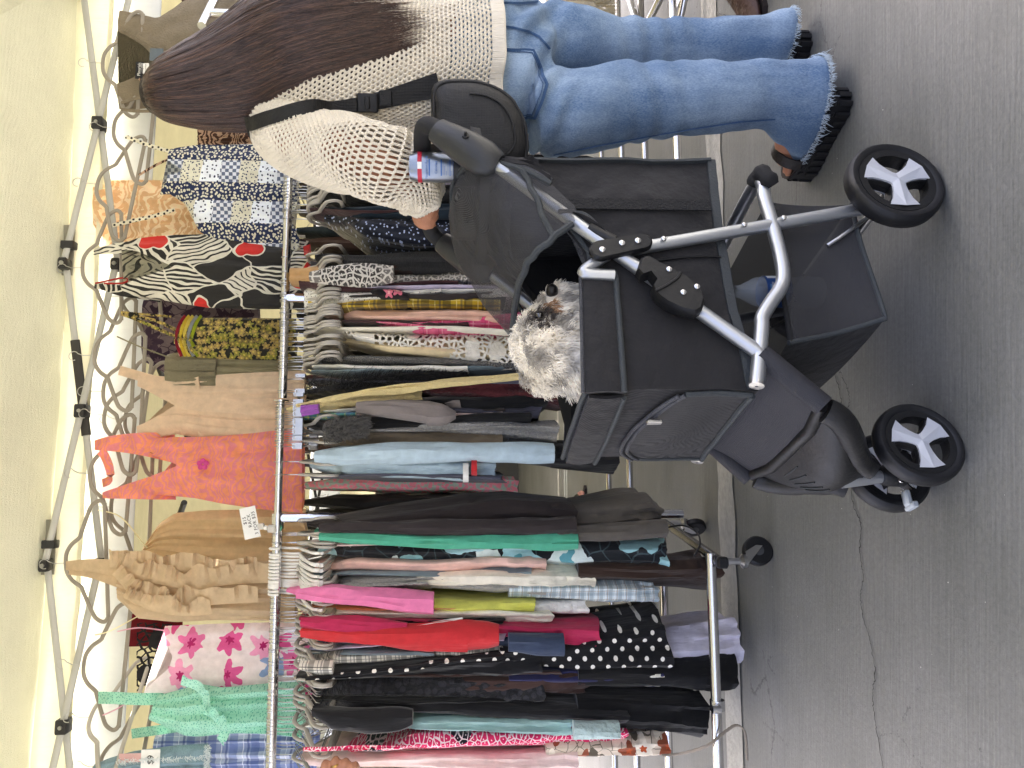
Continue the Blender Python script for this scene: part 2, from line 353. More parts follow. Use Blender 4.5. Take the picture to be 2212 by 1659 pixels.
# ---------------------------------------------------------------- ground
def ground_material():
    m_ = bpy.data.materials.new('painted_concrete'); m_.use_nodes = True; nt = m_.node_tree; nt.nodes.clear(); N = NT(nt); out = N.n('OutputMaterial'); tc = N.n('TexCoord'); P = tc.outputs['Object']
    big = N.n('TexNoise', {'Vector': P, 'Scale': 1.6, 'Detail': 6.0, 'Roughness': .6}); fine = N.n('TexNoise', {'Vector': P, 'Scale': 90.0, 'Detail': 5.0, 'Roughness': .7})
    st = N.n('TexNoise', {'Vector': N.n('Mapping', {0: P, 2: (0, 0, .12), 3: (4, 190, 1)}).outputs[0], 'Scale': 1.0, 'Detail': 3.0}); st2 = N.n('TexNoise', {'Vector': N.n('Mapping', {0: P, 2: (0, 0, 1.1), 3: (3, 120, 1)}).outputs[0], 'Scale': 1.0, 'Detail': 3.0})
    a = N.mix(N.n('MapRange', {0: big.outputs[0], 1: .3, 2: .7}).outputs[0], C('#5f605b'), C('#737370'))
    k = N.n('MapRange', {0: fine.outputs[0], 1: .3, 2: .7, 3: .8, 4: 1.2}).outputs[0]; k2 = N.n('MapRange', {0: st.outputs[0], 1: .35, 2: .65, 3: .9, 4: 1.1}).outputs[0]
    k = N.m('MULTIPLY', k, k2); a = N.mix(1.0, a, N.n('CombineColor', {0: k, 1: k, 2: k}).outputs[0], 'MULTIPLY')
    sv = N.n('TexVoronoi', {'Vector': P, 'Scale': 26.0}); spn = N.n('SeparateColor', {0: sv.outputs[1]})
    spk = N.m('MULTIPLY', N.lt(sv.outputs[0], .035), N.m('GREATER_THAN', spn.outputs[0], .72)); a = N.mix(spk, a, C('#d9d6cd'))
    ch = N.n('TexNoise', {'Vector': P, 'Scale': 11.0, 'Detail': 7.0, 'Roughness': .75}); a = N.mix(N.m('MULTIPLY', N.m('GREATER_THAN', ch.outputs[0], .68), .4), a, C('#8c8a83'))
    vr = N.n('TexVoronoi', {'Vector': N.n('VectorMath', {0: P, 1: N.n('VectorMath', {0: fine.outputs[1], 1: (.05, .05, 0)}, operation='MULTIPLY').outputs[0]}, operation='ADD').outputs[0], 'Scale': 5.0}, feature='DISTANCE_TO_EDGE')
    hair = N.m('MULTIPLY', N.lt(vr.outputs[0], .008), N.m('GREATER_THAN', big.outputs[0], .60)); a = N.mix(N.m('MULTIPLY', hair, .6), a, C('#2a2927'))
    h = N.m('ADD', N.m('MULTIPLY', fine.outputs[0], .6), N.m('ADD', N.m('MULTIPLY', st.outputs[0], .5), N.m('MULTIPLY', st2.outputs[0], .35))); h = N.m('ADD', h, N.m('MULTIPLY', ch.outputs[0], .9))
    bp = N.n('Bump', {'Height': h, 'Strength': .45, 'Distance': .004})
    b = N.n('BsdfPrincipled', {'Base Color': a, 'Roughness': N.n('MapRange', {0: fine.outputs[0], 3: .42, 4: .68}).outputs[0], 'Specular IOR Level': .45, 'Normal': bp.outputs[0]}); nt.links.new(b.outputs[0], out.inputs[0]); return m_
GM = ground_material()
g = MB().add([(-60, -60, 0), (60, -60, 0), (60, 60, 0), (-60, 60, 0)], [(0, 1, 2, 3)]).build('ground', GM, loc=(0, 0, 0)); tag(g, kind='structure', label='dark grey painted concrete pavement with hairline cracks')
LINEM = mat('worn_white_paint', '#a9a79f', .75, bump=(70, .5), var=.22, vsc=30.0)
def gstrip(name, pts, wid, mt, z=.004, jag=0.0, seed=0, parent=g):
    """a flat marking or crack lying on the ground"""
    vs = []; fs = []; n = len(pts)
    for i, p in enumerate(pts):
        p = V(p); t = (V(pts[min(n - 1, i + 1)]) - V(pts[max(0, i - 1)])).normalized(); s_ = V((-t.y, t.x, 0)); w_ = (wid(i / (n - 1)) if callable(wid) else wid) * (1 + jag * nz(i * .9, seed)); j = s_ * (jag * .006 * nz(i * .5, seed + 5))
        vs += [V((p.x, p.y, z)) + s_ * w_ / 2 + j, V((p.x, p.y, z)) - s_ * w_ / 2 + j]
    for i in range(n - 1): fs.append((2 * i, 2 * i + 1, 2 * i + 3, 2 * i + 2))
    o = MB().add(vs, fs).build(name, mt, parent=parent); return o
o = gstrip('painted_line', [V((x, 2.735 + .105 * x, 0)) for x in [-6 + .12 * i for i in range(101)]], .165, LINEM, jag=.25); tag(o, 'worn pale painted line on the pavement')
o = gstrip('painted_line', [V((x, 7.6 + .1 * x, 0)) for x in [-8 + .5 * i for i in range(33)]], .12, LINEM, seed=4, jag=.1)
CRACK = mat('crack_dark', '#232220', .95, var=.3)
def crack(pix, wid, seed):
    p = crm([PG(v, d) for v, d in pix], 14); r2 = random.Random(seed)
    p = [q + V((r2.uniform(-1, 1), r2.uniform(-1, 1), 0)) * .0035 for q in p]; return gstrip('crack', p, lambda t: wid * .62 * (.45 + .9 * abs(nz(t * 14, seed))), CRACK, z=.0035, jag=.5, seed=seed)
crack([(1800, 795), (1818, 850), (1822, 905), (1838, 1020), (1846, 1090), (1862, 1130), (1860, 1190), (1868, 1245), (1862, 1290), (1868, 1335), (1882, 1380), (1893, 1450), (1888, 1505), (1896, 1570), (1911, 1659), (1918, 1720)], .006, 3)
crack([(1810, 790), (1830, 830), (1838, 865), (1833, 905), (1838, 1020)], .004, 9)
crack([(1722, 330), (1724, 400), (1722, 450), (1730, 520), (1780, 700), (1800, 795)], .003, 5); crack([(1625, 0), (1610, 40), (1640, 55), (1690, 60), (1675, 90)], .004, 6)
crack([(1530, 18), (1545, 45), (1560, 30), (1600, 50)], .003, 8)
# twig of straw and bits of litter
# ---------------------------------------------------------------- canopy tents
ROOFM = mat('cream_canopy_cloth', '#dddcc4', .9, bump=(260, .35), var=.07, vsc=5.0, transl=.006, weave=1500.0, spec=.1)
VALM = mat('cream_valance_cloth', '#ece8cd', .9, bump=(12, .35, (5, 5, .5)), var=.06, transl=.08, spec=.1)
WHITEM = mat('white_valance_cloth', '#d8dcdf', .85, bump=(9, .3, (5, 5, .5)), var=.05, transl=.05, spec=.15); GREYPATCH = mat('grey_reinforcing_cloth', '#9d9a8c', .85, var=.15, bump=(200, .3), transl=.3)
DARKBR = mat('dark_joint_plastic', '#2b2b2c', .5, var=.15)
def sheet(fn, nu, nv, th=None):
    vs = [fn(i / nu, j / nv) for j in range(nv + 1) for i in range(nu + 1)]; fs = [(j * (nu + 1) + i, j * (nu + 1) + i + 1, (j + 1) * (nu + 1) + i + 1, (j + 1) * (nu + 1) + i) for j in range(nv) for i in range(nu)]
    m_ = MB().add(vs, fs); return m_
def tent(name, label, y0, x0, x1, dep, zl, zu, roof_m, val_m, val_h, rise, ytr=0.0, seed=0, bars=True, valback=True):
    """pop-up tent: roof of four slopes, valance, scissor trusses on the edge y0 (rails direction) and legs"""
    def pt(x, yy, z): return V((x, yy + K * x, z))
    t = thing(name, label, 'tent', (0, y0, 0))
    ym = y0 + dep / 2; xm = (x0 + x1) / 2; ze = zu + .03; zp = ze + rise
    for cs, nm in (((pt(x0, y0, ze), pt(x1, y0, ze)), 'roof_panel'), ((pt(x1, y0, ze), pt(x1, y0 + dep, ze)), 'roof_panel'), ((pt(x1, y0 + dep, ze), pt(x0, y0 + dep, ze)), 'roof_panel'), ((pt(x0, y0 + dep, ze), pt(x0, y0, ze)), 'roof_panel')):
        ap = pt(xm, ym, zp); a, b = cs
        def fn(u, v_, a=a, b=b, ap=ap):
            p = lerp(lerp(a, b, u), ap, v_ * .999); sg = -.035 * sin(pi * u) * (1 - v_) - .03 * sin(pi * v_); p.z += sg + .010 * nz(p.x * 6, p.y * 6, seed) + .006 * nz(p.x * 17, p.y * 17, seed); return p
        sheet(fn, 36, 20).build(nm, roof_m, t)
    for a, b in ((pt(x0, y0, ze), pt(x1, y0, ze)), (pt(x1, y0, ze), pt(x1, y0 + dep, ze)), (pt(x1, y0 + dep, ze), pt(x0, y0 + dep, ze)), (pt(x0, y0 + dep, ze), pt(x0, y0, ze))):
        dr = (b - a).normalized(); nn = V((dr.y, -dr.x, 0))
        def fn2(u, v_, a=a, b=b, nn=nn): p = lerp(a, b, u); p.z += -val_h * v_ - .035 * sin(pi * u) * (1 - v_) + .004 * nz(u * 20, seed + 3) * v_; return p + nn * (.012 + .012 * v_ * nz(u * 22, v_ * 2, seed + a.x))
        vp = sheet(fn2, 80, 6).build('valance', val_m, t)
        hem = MB().strip([fn2(i / 60, .94) + nn * .004 for i in range(61)], V((0, 0, 1)), val_h * .1, .003).build('hem', val_m, vp)
    return t, pt
t1, pt1 = tent('canopy_tent', 'cream cloth pop-up canopy tent on a pale grey scissor frame over the stall', 3.06, -1.69, 1.70, -3.2, 2.27, 2.48, ROOFM, VALM, .15, .42)
# scissor truss under the back edge of this tent (hangers hook over it)
TY = 3.0; bars = MB()
def tn(k, up): x = .459 + 1.122 * k; return V((x, TY + K * x, 2.465 if up else 2.27))
def obar(a, b, w1=.013, w2=.026, off=0.0):
    a = V(a); b = V(b); t = (b - a).normalized(); s_ = DD * off; side = t.cross(DD).normalized()
    m_ = MB(); m_.loft([[p + s_ + side * (w2 / 2 * cos(2 * pi * j / 12)) + DD * (w1 / 2 * sin(2 * pi * j / 12)) for j in range(12)] for p in (a, b)]); return m_
for k in (-2, -1, 0):
    obar(tn(k, 1), tn(k + 1, 0), off=-.010).build('truss_bar', GREYTUBE, t1); obar(tn(k, 0), tn(k + 1, 1), off=.010).build('truss_bar', GREYTUBE, t1)
    c = (tn(k, 1) + tn(k + 1, 0)) / 2
    br = MB().box(c, .05, .05, .042, (RD, DD, V((0, 0, 1))), .004).build('truss_joint', DARKBR, t1); MB().disc(c - DD * .027, DD, .001, .007, .006, 10).build('bolt', STEEL, br)
for k in (-2, -1, 0, 1):
    for up in (1, 0):
        c = tn(k, up); br = MB().box(c, .045, .048, .036, (RD, DD, V((0, 0, 1))), .006).build('truss_joint', DARKBR, t1); MB().disc(c - DD * .026, DD, .001, .008, .006, 10).build('bolt', STEEL, br)
for k in (-1, 0):
    c = tn(k, 1); MB().box(c + V((.06, .03, .03)), .2, .004, .10, (RD, DD, V((0, 0, 1)))).build('reinforcing_patch', GREYPATCH, t1)
    MB().box(c + RD * .075 - V((0, 0, .012)), .03, .036, .05, (RD, DD, V((0, 0, 1))), .003).build('velcro_strap', DARKBR, t1)
a, b = tn(-1, 0), tn(0, 1); a, b = tn(-1, 1), tn(0, 0)
p0, p1 = lerp(tn(0, 1), tn(-1, 0), .26), lerp(tn(0, 1), tn(-1, 0), .58); obar(p0, p1, .021, .036, .010).build('bar_sticker', mat('sticker_dark', '#3a3835', .7), t1)
for x, yy in ((-1.69, 3.06), (1.70, 3.06), (-1.69, -.14), (1.70, -.14)):
    c = V((x, yy + K * x, 0)); MB().box(c + V((0, 0, 1.24)), .034, .034, 2.48, (RD, DD, V((0, 0, 1))), .004).build('leg', GREYTUBE, t1); MB().box(c + V((0, 0, .004)), .1, .1, .008, (RD, DD, V((0, 0, 1)))).build('foot_plate', STEEL, t1)
for s_ in (-1.69, 1.70):                                            # trusses along the two sides
    for k in range(3):
        a = V((s_, 3.0 - k * 1.04 + K * s_, 2.465)); b = V((s_, 3.0 - (k + 1) * 1.04 + K * s_, 2.27)); a2 = V((a.x, a.y, 2.27)); b2 = V((b.x, b.y, 2.465))
        for q in ((a, b), (a2, b2)): MB().tube([q[0], q[1]], .012, 8).build('truss_bar', GREYTUBE, t1)
# the tent behind, with its white valance towards us and a cream roof
t2, pt2 = tent('canopy_tent', 'pop-up tent behind the stall with a wide white valance and cream roof', 3.13, -3.2, 3.1, 5.0, 2.3, 2.50, mat('cream_roof_behind', '#cfc79c', .9, var=.08, bump=(200, .3), transl=.02), WHITEM, .33, .5, seed=5)
for k in range(5):
    x = -3 + 1.2 * k
    for q in ((V((x, 8.0 + K * x, 2.5)), V((x + 1.2, 8.0 + K * x, 2.28))), (V((x, 8.0 + K * x, 2.28)), V((x + 1.2, 8.0 + K * x, 2.5)))): MB().tube(q, .014, 8).build('truss_bar', DARKBR, t2)
for q in ((V((.55, 4.3, 2.30)), V((1.25, 4.6, 2.02))), (V((.6, 4.3, 2.05)), V((1.2, 4.6, 2.32))), (V((-1.6, 5, 3.0)), V((-.6, 4, 2.35))), (V((.2, 4.6, 2.75)), V((-.35, 4.0, 2.3)))): MB().tube(q, .015, 8).build('truss_bar', DARKBR, t2)
for x, yy in ((-3.2, 3.5), (3.1, 3.5), (-3.2, 8.1), (3.1, 8.1)): MB().box((x, yy + K * x, 1.25), .035, .035, 2.5).build('leg', GREYTUBE, t2)
t3, pt3 = tent('canopy_tent', 'added dark walled tent that shades the far ground between the racks', 8.3, -5.0, 5.0, 6.0, 2.3, 2.5, mat('cream_added_roof', '#b5ae8c', .9, transl=.05), WHITEM, .3, .5, seed=9)  # tent with a dark wall, added to keep sun off the far ground
sheet(lambda u, t: V((lerp(-5, 5, u), 13.2 + K * lerp(-5, 5, u) + .04 * sin(u * 90), 2.4 * t)), 60, 3).build('added_back_wall', mat('dark_added_wall', '#4b4a46', .9, var=.1), t3)
# ---------------------------------------------------------------- racks
RY = 2.66
def rl(d, v=600): p = PL(v, d, RY); return p
RAILZ = PL(600, 1119, RY).z
def railp(x, dy_=0.0, z=None): return V((x, RY + dy_ + K * x, RAILZ if z is None else z))
def caster(par, c, yaw, r=.045):
    """swivel caster below point c (world)"""
    X = V((cos(yaw), sin(yaw), 0)); Y = V((-sin(yaw), cos(yaw), 0)); cen = V((c.x, c.y, r)) + X * .03
    w_ = MB().lathe(cen - Y * .013, Y, ((r * .55, 0), (r * .9, 0), (r, .004), (r, .022), (r * .9, .026), (r * .55, .026)), 24).build('caster_wheel', RUBBER, par); MB().lathe(cen - Y * .015, Y, ((.004, 0), (r * .5, .003), (r * .55, .027), (.004, .03)), 18).build('hub', mat('grey_hub', '#4b4b4b', .5), w_)
    for s_ in (-1, 1): MB().prism([cen + Y * s_ * .017 - X * .045 + V((0, 0, r * .95)), cen + Y * s_ * .017 + X * .012 - V((0, 0, .012)), cen + Y * s_ * .017 + X * .014 + V((0, 0, .008)), cen + Y * s_ * .017 - X * .005 + V((0, 0, r * .95))], Y * .003).build('caster_fork', STEEL, par)
    MB().lathe(V((c.x, c.y, r * 1.9)), V((0, 0, 1)), ((.02, 0), (.022, .012), (.01, .02), (.01, c.z - r * 1.9)), 14).build('caster_stem', STEEL, par)
xl, xr = rl(1700).x - .15, rl(1119).x; xb = PL(1515, 1215, RY - .33).x; BZ = .185
RA = thing('garment_rack', 'chrome rolling garment rack crammed with tops and skirts beside the stroller front', 'clothes rack', (xl, RY + K * xl, 0))
MB().tube([railp(xl - .5), railp(xr + .01)], .0165, 16).build('top_rail', CHROME, RA)
MB().tube([railp(xr), railp(rl(866).x)], .0125, 16).build('extension_rail', CHROME, RA); MB().disc(railp(rl(866).x), RD, .001, .026, .004, 20).build('end_disc', CHROME, RA)
MB().tube([railp(xr - .035), railp(xr + .015)], .020, 16).build('rail_collar', CHROME, RA)
MB().tube([railp(xr, 0, BZ), railp(xr)], .0155, 14).build('post', CHROME, RA); MB().tube([railp(xr, 0, RAILZ - .17), railp(xr, 0, RAILZ - .1)], .0185, 14).build('post_collar', CHROME, RA)
for sgn in (-1, 1): MB().tube([railp(xl - .5, sgn * .30, BZ - .003 * sgn), railp(xb + .02, sgn * .30, BZ - .003 * sgn)], .0155, 14).build('base_rail', CHROME, RA)
MB().tube([railp(xb, -.33, BZ - .02), railp(xb, .33, BZ - .02)], .0155, 14).build('base_crossbar', mat('dark_chrome', '#6b6b6e', .25, 1.0), RA)
MB().box(railp(xb, -.335, BZ - .02), .034, .03, .034, (RD, DD, V((0, 0, 1))), .006).build('end_cap', RUBBER, RA)
caster(RA, railp(xb + .0, -.32, BZ - .03), .5); caster(RA, railp(xb, .32, BZ - .03), 2.4)
MB().tube([railp(xb - .42, -.33, BZ), railp(xb - .42, -.33, BZ + .025)], .012, 12).build('clip_knob', CHROME, RA); MB().disc(railp(xb - .42, -.3, BZ), RD, .014, .022, .03, 18).build('clip_collar', CHROME, RA)
x2, x3 = rl(866).x, rl(-150).x
RB = thing('garment_rack', 'chrome garment rack of grey-hangered tops behind the stroller and the shopper', 'clothes rack', (rl(642).x, RY + K * rl(642).x, 0))
MB().tube([railp(x2 + .008, .02), railp(x3, .02)], .0145, 16).build('top_rail', CHROME, RB); MB().tube([railp(rl(642).x, .02, .15), railp(rl(642).x, .02)], .0155, 14).build('post', CHROME, RB); MB().tube([railp(x3 - .1, .02, .15), railp(x3 - .1, .02)], .0155, 14).build('post', CHROME, RB)
for yy in (.02, .0): pass
for dyy, z in ((.1, .13), (.62, .125)):
    MB().tube([railp(rl(642).x - .2, dyy, z), railp(x3 + .3, dyy, z)], .0155, 14).build('base_rail', CHROME, RB)
for xx in (rl(642).x, x3 - .1): MB().tube([railp(xx, .0, .145), railp(xx, .66, .145)], .0155, 12).build('base_crossbar', CHROME, RB); caster(RB, railp(xx, .0, .13), 1.0); caster(RB, railp(xx, .64, .13), 2.0)
# ---------------------------------------------------------------- hangers
def hanger_parts(kind):
    """returns (frame MB, hook MB); local: x across the shoulders, z up, origin at the centre of the hook loop"""
    f = MB(); h = MB(); zn = -.075
    hp = [V((.017 * cos(a), 0, .017 * sin(a))) for a in [radians(x) for x in range(200, -61, -20)]] + [V((0, 0, -.035)), V((0, 0, zn))]
    if kind == 'white':
        h.tube([V((.022 * cos(a), 0, .022 * sin(a))) for a in [radians(x) for x in range(215, -61, -20)]] + [V((0, 0, -.045)), V((0, 0, zn))], .0042, 8); p = [V((0, 0, zn - .005)), V((.06, 0, zn - .02)), V((.19, 0, zn - .075)), V((.21, 0, zn - .10)), V((.19, 0, zn - .115)), V((-.19, 0, zn - .115)), V((-.21, 0, zn - .10)), V((-.19, 0, zn - .075)), V((-.06, 0, zn - .02))]
        f.tube(crm(p, 4, True), .0048, 8, closed=True)
    elif kind == 'wire':
        h.tube(hp, .0014, 6); p = [V((0, 0, zn)), V((.2, 0, zn - .1)), V((.205, 0, zn - .112)), V((.19, 0, zn - .115)), V((-.19, 0, zn - .115)), V((-.205, 0, zn - .112)), V((-.2, 0, zn - .1))]; f.tube(p, .0016, 6, closed=True)
    elif kind == 'clip':
        h.tube(hp, .0014, 6); f.tube([V((-.15, 0, zn)), V((.15, 0, zn))], .003, 8)
        for s_ in (-.13, .13): f.box(V((s_, 0, zn - .012)), .02, .012, .03)
    else:
        h.tube(hp, .0016, 6)
        p = [V((0, 0, zn)), V((.035, 0, zn - .004)), V((.065, 0, zn - .022)), V((.088, 0, zn - .05)), V((.105, 0, zn - .057)), V((.185, 0, zn - .088)), V((.207, 0, zn - .103)), V((.218, 0, zn - .125)), V((.205, 0, zn - .14)), V((.17, 0, zn - .142))]
        f.tube(crm(p + [V((-q.x, 0, q.z)) for q in reversed(p[1:])], 4, True), [.0075 if True else 0] * 76, 8, closed=True, flat=.6)
    return f, h
HM = {'velvet': (VELVET, STEEL), 'pale': (VELVETL, STEEL), 'white': (WHPL, WHPL), 'wire': (STEEL, STEEL), 'clip': (STEEL, STEEL)}
HPROTO = {}
def hanger(kind, loc, rz, label, group, tilt=0.0):
    if kind not in HPROTO:
        f, h = hanger_parts(kind); root = thing('clothes_hanger', label, 'hanger', (0, 0, 0)); f.build('frame', HM[kind][0], root); h.build('hook', HM[kind][1], root); HPROTO[kind] = root; o = root
    else: o = copy_tree(HPROTO[kind])
    o.location = loc; o.rotation_euler = (0, tilt, rz); tag(o, label, 'hanger', group); return o
RZD = atan2(DD.y, DD.x)
# ---------------------------------------------------------------- garments seen edge-on on the rails
def side_garment(name, label, cat, knots, mt, depth=.2, seed=0, rows=44, y0=None, fold=1.0, parts=(), group=None, n=34, taper=True, flare=0.0):
    """knots (v, dy, width_px) of the near edge, top to bottom; the cloth runs back across the rail"""
    y0 = RY if y0 is None else y0; vt, vb = knots[0][0], knots[-1][0]; rings = []
    for i in range(rows + 1):
        t = i / rows; v = lerp(vt, vb, t); d, wpx = tab(knots, v); dh = depth * (lerp(.3, 1, sst((v - vt) / 95)) if taper else 1) * (1 + flare * t)
        p = PL(v, d, y0 - dh); k = (p - CC).dot(FW) / FPX; hw = wpx * k / 2 * (1 + .16 * nz(p.z * 6, seed * 1.7)); cen = p + DD * dh + RD * (fold * .006 * nz(p.z * 3.5, seed + 31)); ring = []; am = 1.45 * fold * (.35 + .65 * t)
        for j in range(n):
            a = 2 * pi * j / n; ca, sa = cos(a), sin(a); lat = hw * (abs(ca) ** .85) * (1 if ca > 0 else -1); dep = dh * (abs(sa) ** .55) * (1 if sa > 0 else -1); wk = .55 + min(1, hw * 16)
            lat += am * wk * (.020 * nz(dep * 8, p.z * 1.5, seed) + .010 * nz(dep * 22, p.z * 3.0, seed + 7) + .004 * nz(dep * 50, p.z * 9, seed + 8))
            if sa < -.2: dep += min(.03, hw * .9) * math.exp(-((lat / hw - .5 * nz(p.z * 2.2, seed + 15)) / .28) ** 2) * (.45 + .5 * nz(p.z * 3, seed + 17))
            dep += am * (.024 * nz(lat * 24, p.z * 2.0, seed + 3) + .010 * nz(lat * 55, p.z * 5, seed + 9) + .009 * (1 - 2 * abs(nz(lat * 22 + p.z * 20, p.z * 11 - lat * 14, seed + 11))) * t)
            zz = (.022 * nz(dep * 6, lat * 16, seed + 5) + .008 * nz(dep * 20, lat * 50, seed + 6)) * t * t
            ring.append(cen + RD * lat + DD * dep + V((0, 0, zz)))
        rings.append(ring)
    c0 = sum(rings[-1], V()) / n                                     # hem turns in a little
    rings.append([lerp(q, c0, .12) + V((0, 0, .004)) for q in rings[-1]])
    o = MB().loft(rings).build(name, mt, loc=rings[0][0]); tag(o, label, cat, group)
    for pn, pk, pm in parts:                                        # sleeves, cuffs, trims: (name, knots with width, material)
        rr = []; vt2, vb2 = pk[0][0], pk[-1][0]; m2 = max(6, int((vb2 - vt2) / 14))
        for i in range(m2 + 1):
            t = i / m2; v = lerp(vt2, vb2, t); d, wpx = tab(pk, v); p = PL(v, d, y0 - depth * 1.06 - .012); k = (p - CC).dot(FW) / FPX; hw = wpx * k / 2; ring = []
            for j in range(16):
                a = 2 * pi * j / 16; l_ = hw * cos(a) * (1 + .14 * nz(p.z * 9, seed + 40)) + .009 * nz(a * 2, p.z * 6, seed + 21); q_ = min(hw * 1.1, .034) * sin(a) + .010 * nz(cos(a) * 2, p.z * 7, seed + 20) - .007 * abs(nz(cos(a) * 3 + p.z * 16, p.z * 12, seed + 25))
                ring.append(p + RD * l_ + DD * q_)
            rr.append(ring)
        MB().loft(rr).build(pn, pm, parent=o)
    return o
SP = {}
def gm(key):                                                        # garment cloths by key
    if key in SP: return SP[key]
    G = GARM[key]; SP[key] = cloth('cloth_' + key, G[0] if isinstance(G[0], str) else '#888888', pat=None if isinstance(G[0], str) else G[0], **(G[1] if len(G) > 1 else {})); return SP[key]
KN = dict(bump=(26, .8, (1.6, 1.6, .35))); SAT = dict(rough=.4, spec=.5, bump=(20, .4, (3, 3, .6)), sheen=0.0); TR = dict(transl=.32)
GARM = {
 'blush': ('#e3c9c4',), 'pinkleo': (p_leopard('#f3d6dc', '#d92a62', '#26202a', 62.0),), 'paisley': (p_floral('#cfc0ae', ['#5a5245', '#e4d9c8', '#8a4a33'], '#b0522f', 15.0, rr=.45, thr=.1, vein='#6d6353'),), 'aqua': ('#8fb0ae', SAT), 'black': ('#141416',), 'blacksoft': ('#1b1b1e', dict(sheen=.3)), 'blacklace': (p_speck('#1d1d20', '#2b2b30', 45.0, .4), dict(bump=(70, .8))),
 'brown': ('#3b2a26',), 'dotblack': (p_dots('#17171a', '#e7e3da', .034, .0068),), 'hound': (p_plaid('#d9d5cb', '#232323', '#5a5a5a', '#101010', .045),), 'navy': ('#353f54', KN), 'red': ('#b52b30', dict(sheen=.2)), 'crimson': ('#ab2a4f',), 'ivory': ('#e3ddcd', KN), 'peach': ('#d9835c',), 'yellow': ('#cfcf63', KN), 'pink': ('#d0719b',), 'heather': ('#94928e', dict(bump=(140, .5), var=.22, vsc=160.0)), 'palepink': ('#e0b8ac',), 'plaidblue': (p_plaid('#c3d0d6', '#7f909a', '#8a7a63', '#f2efe6', .03),),
 'aquafl': (p_floral('#1d2024', ['#8fb9bd', '#a9d0d8', '#cfdcd9'], '#5f9aa5', 7.0, rr=.5, thr=.35, pet=3, warp=.05, vein='#3c4a4e'),), 'slate': ('#4a4a57',), 'green': ('#4d9f83',), 'char': ('#312b2b',), 'olive': ('#55504a',), 'darkbrown': (p_floral('#34261f', ['#34261f', '#8f8560'], '#6e6a3f', 7.0, rr=.4, thr=.75),), 'lav': ('#cdc9d8', SAT), 'navyfl': (p_floral('#2c2d52', ['#b9b7ae', '#d8d4c6'], '#4a4a62', 10.0, rr=.42, thr=.6, warp=.04),), 'white': ('#dcdad4',), 'whitelace': ('#e4e2de', dict(bump=(60, 1.0))), 'ltgrey': ('#a7a5a2', dict(bump=(120, .9), var=.3, vsc=150.0)),
 'ltblue': ('#a9bcc6', KN), 'khaki': ('#6a5f50',), 'taupe': ('#7b7370', KN), 'cream': ('#d3c18c', dict(bump=(90, 1.0))), 'maroon': ('#4a1f23', dict(bump=(45, 1.4))), 'bluegrey': ('#73848c',), 'lurex': (p_speck('#454443', '#8c8b88', 260.0, .3), dict(bump=(90, 1.0))), 'crochet': ('#dedad0', dict(bump=(40, 1.2), alpha=a_lace(55.0, .2))), 'cream2': ('#d9c7a0',), 'pinkplaid': (p_plaid('#cf4a75', '#d96a8d', '#e6a0b3', '#a52a52', .05),), 'blushp': ('#d9b09c',), 'yplaid': (p_plaid('#c0a02c', '#26262a', '#34343a', '#e3d58a', .07),), 'whitedot': (p_dots('#dedbd3', '#2a2a2a', .012, .0016),), 'blackfl': (p_floral('#1c181b', ['#b53a58', '#cf6f82'], '#e0a9a5', 22.0, thr=.6),), 'wine': ('#40292c',), 'snake': (p_leopard('#c7c3bb', '#6f6b66', '#3d3a38', 55.0, edge=.14, frac=.4),), 'tan': ('#b08c60',), 'blackrib': ('#1f1f20', dict(bump=(30, .8, (1, 1, 18)))), 'sequin': (p_speck('#151926', '#aab6d8', 62.0, .17), dict(rough=.3)), 'teal': ('#1d2a35',), 'purple': ('#8a4d9c',), 'tealplaid': (p_plaid('#5fa8a0', '#6a86c0', '#d6d372', '#3f7f92', .035),), 'multi': (p_speck('#8fa09a', '#c9788a', 50.0, .45),), 'brick': ('#8d4a2a',), 'lilac': ('#b9b0c6',),
}
A_, B_ = 'tops hanging on the left garment rack', 'clothes hanging on the garment racks behind the stroller'
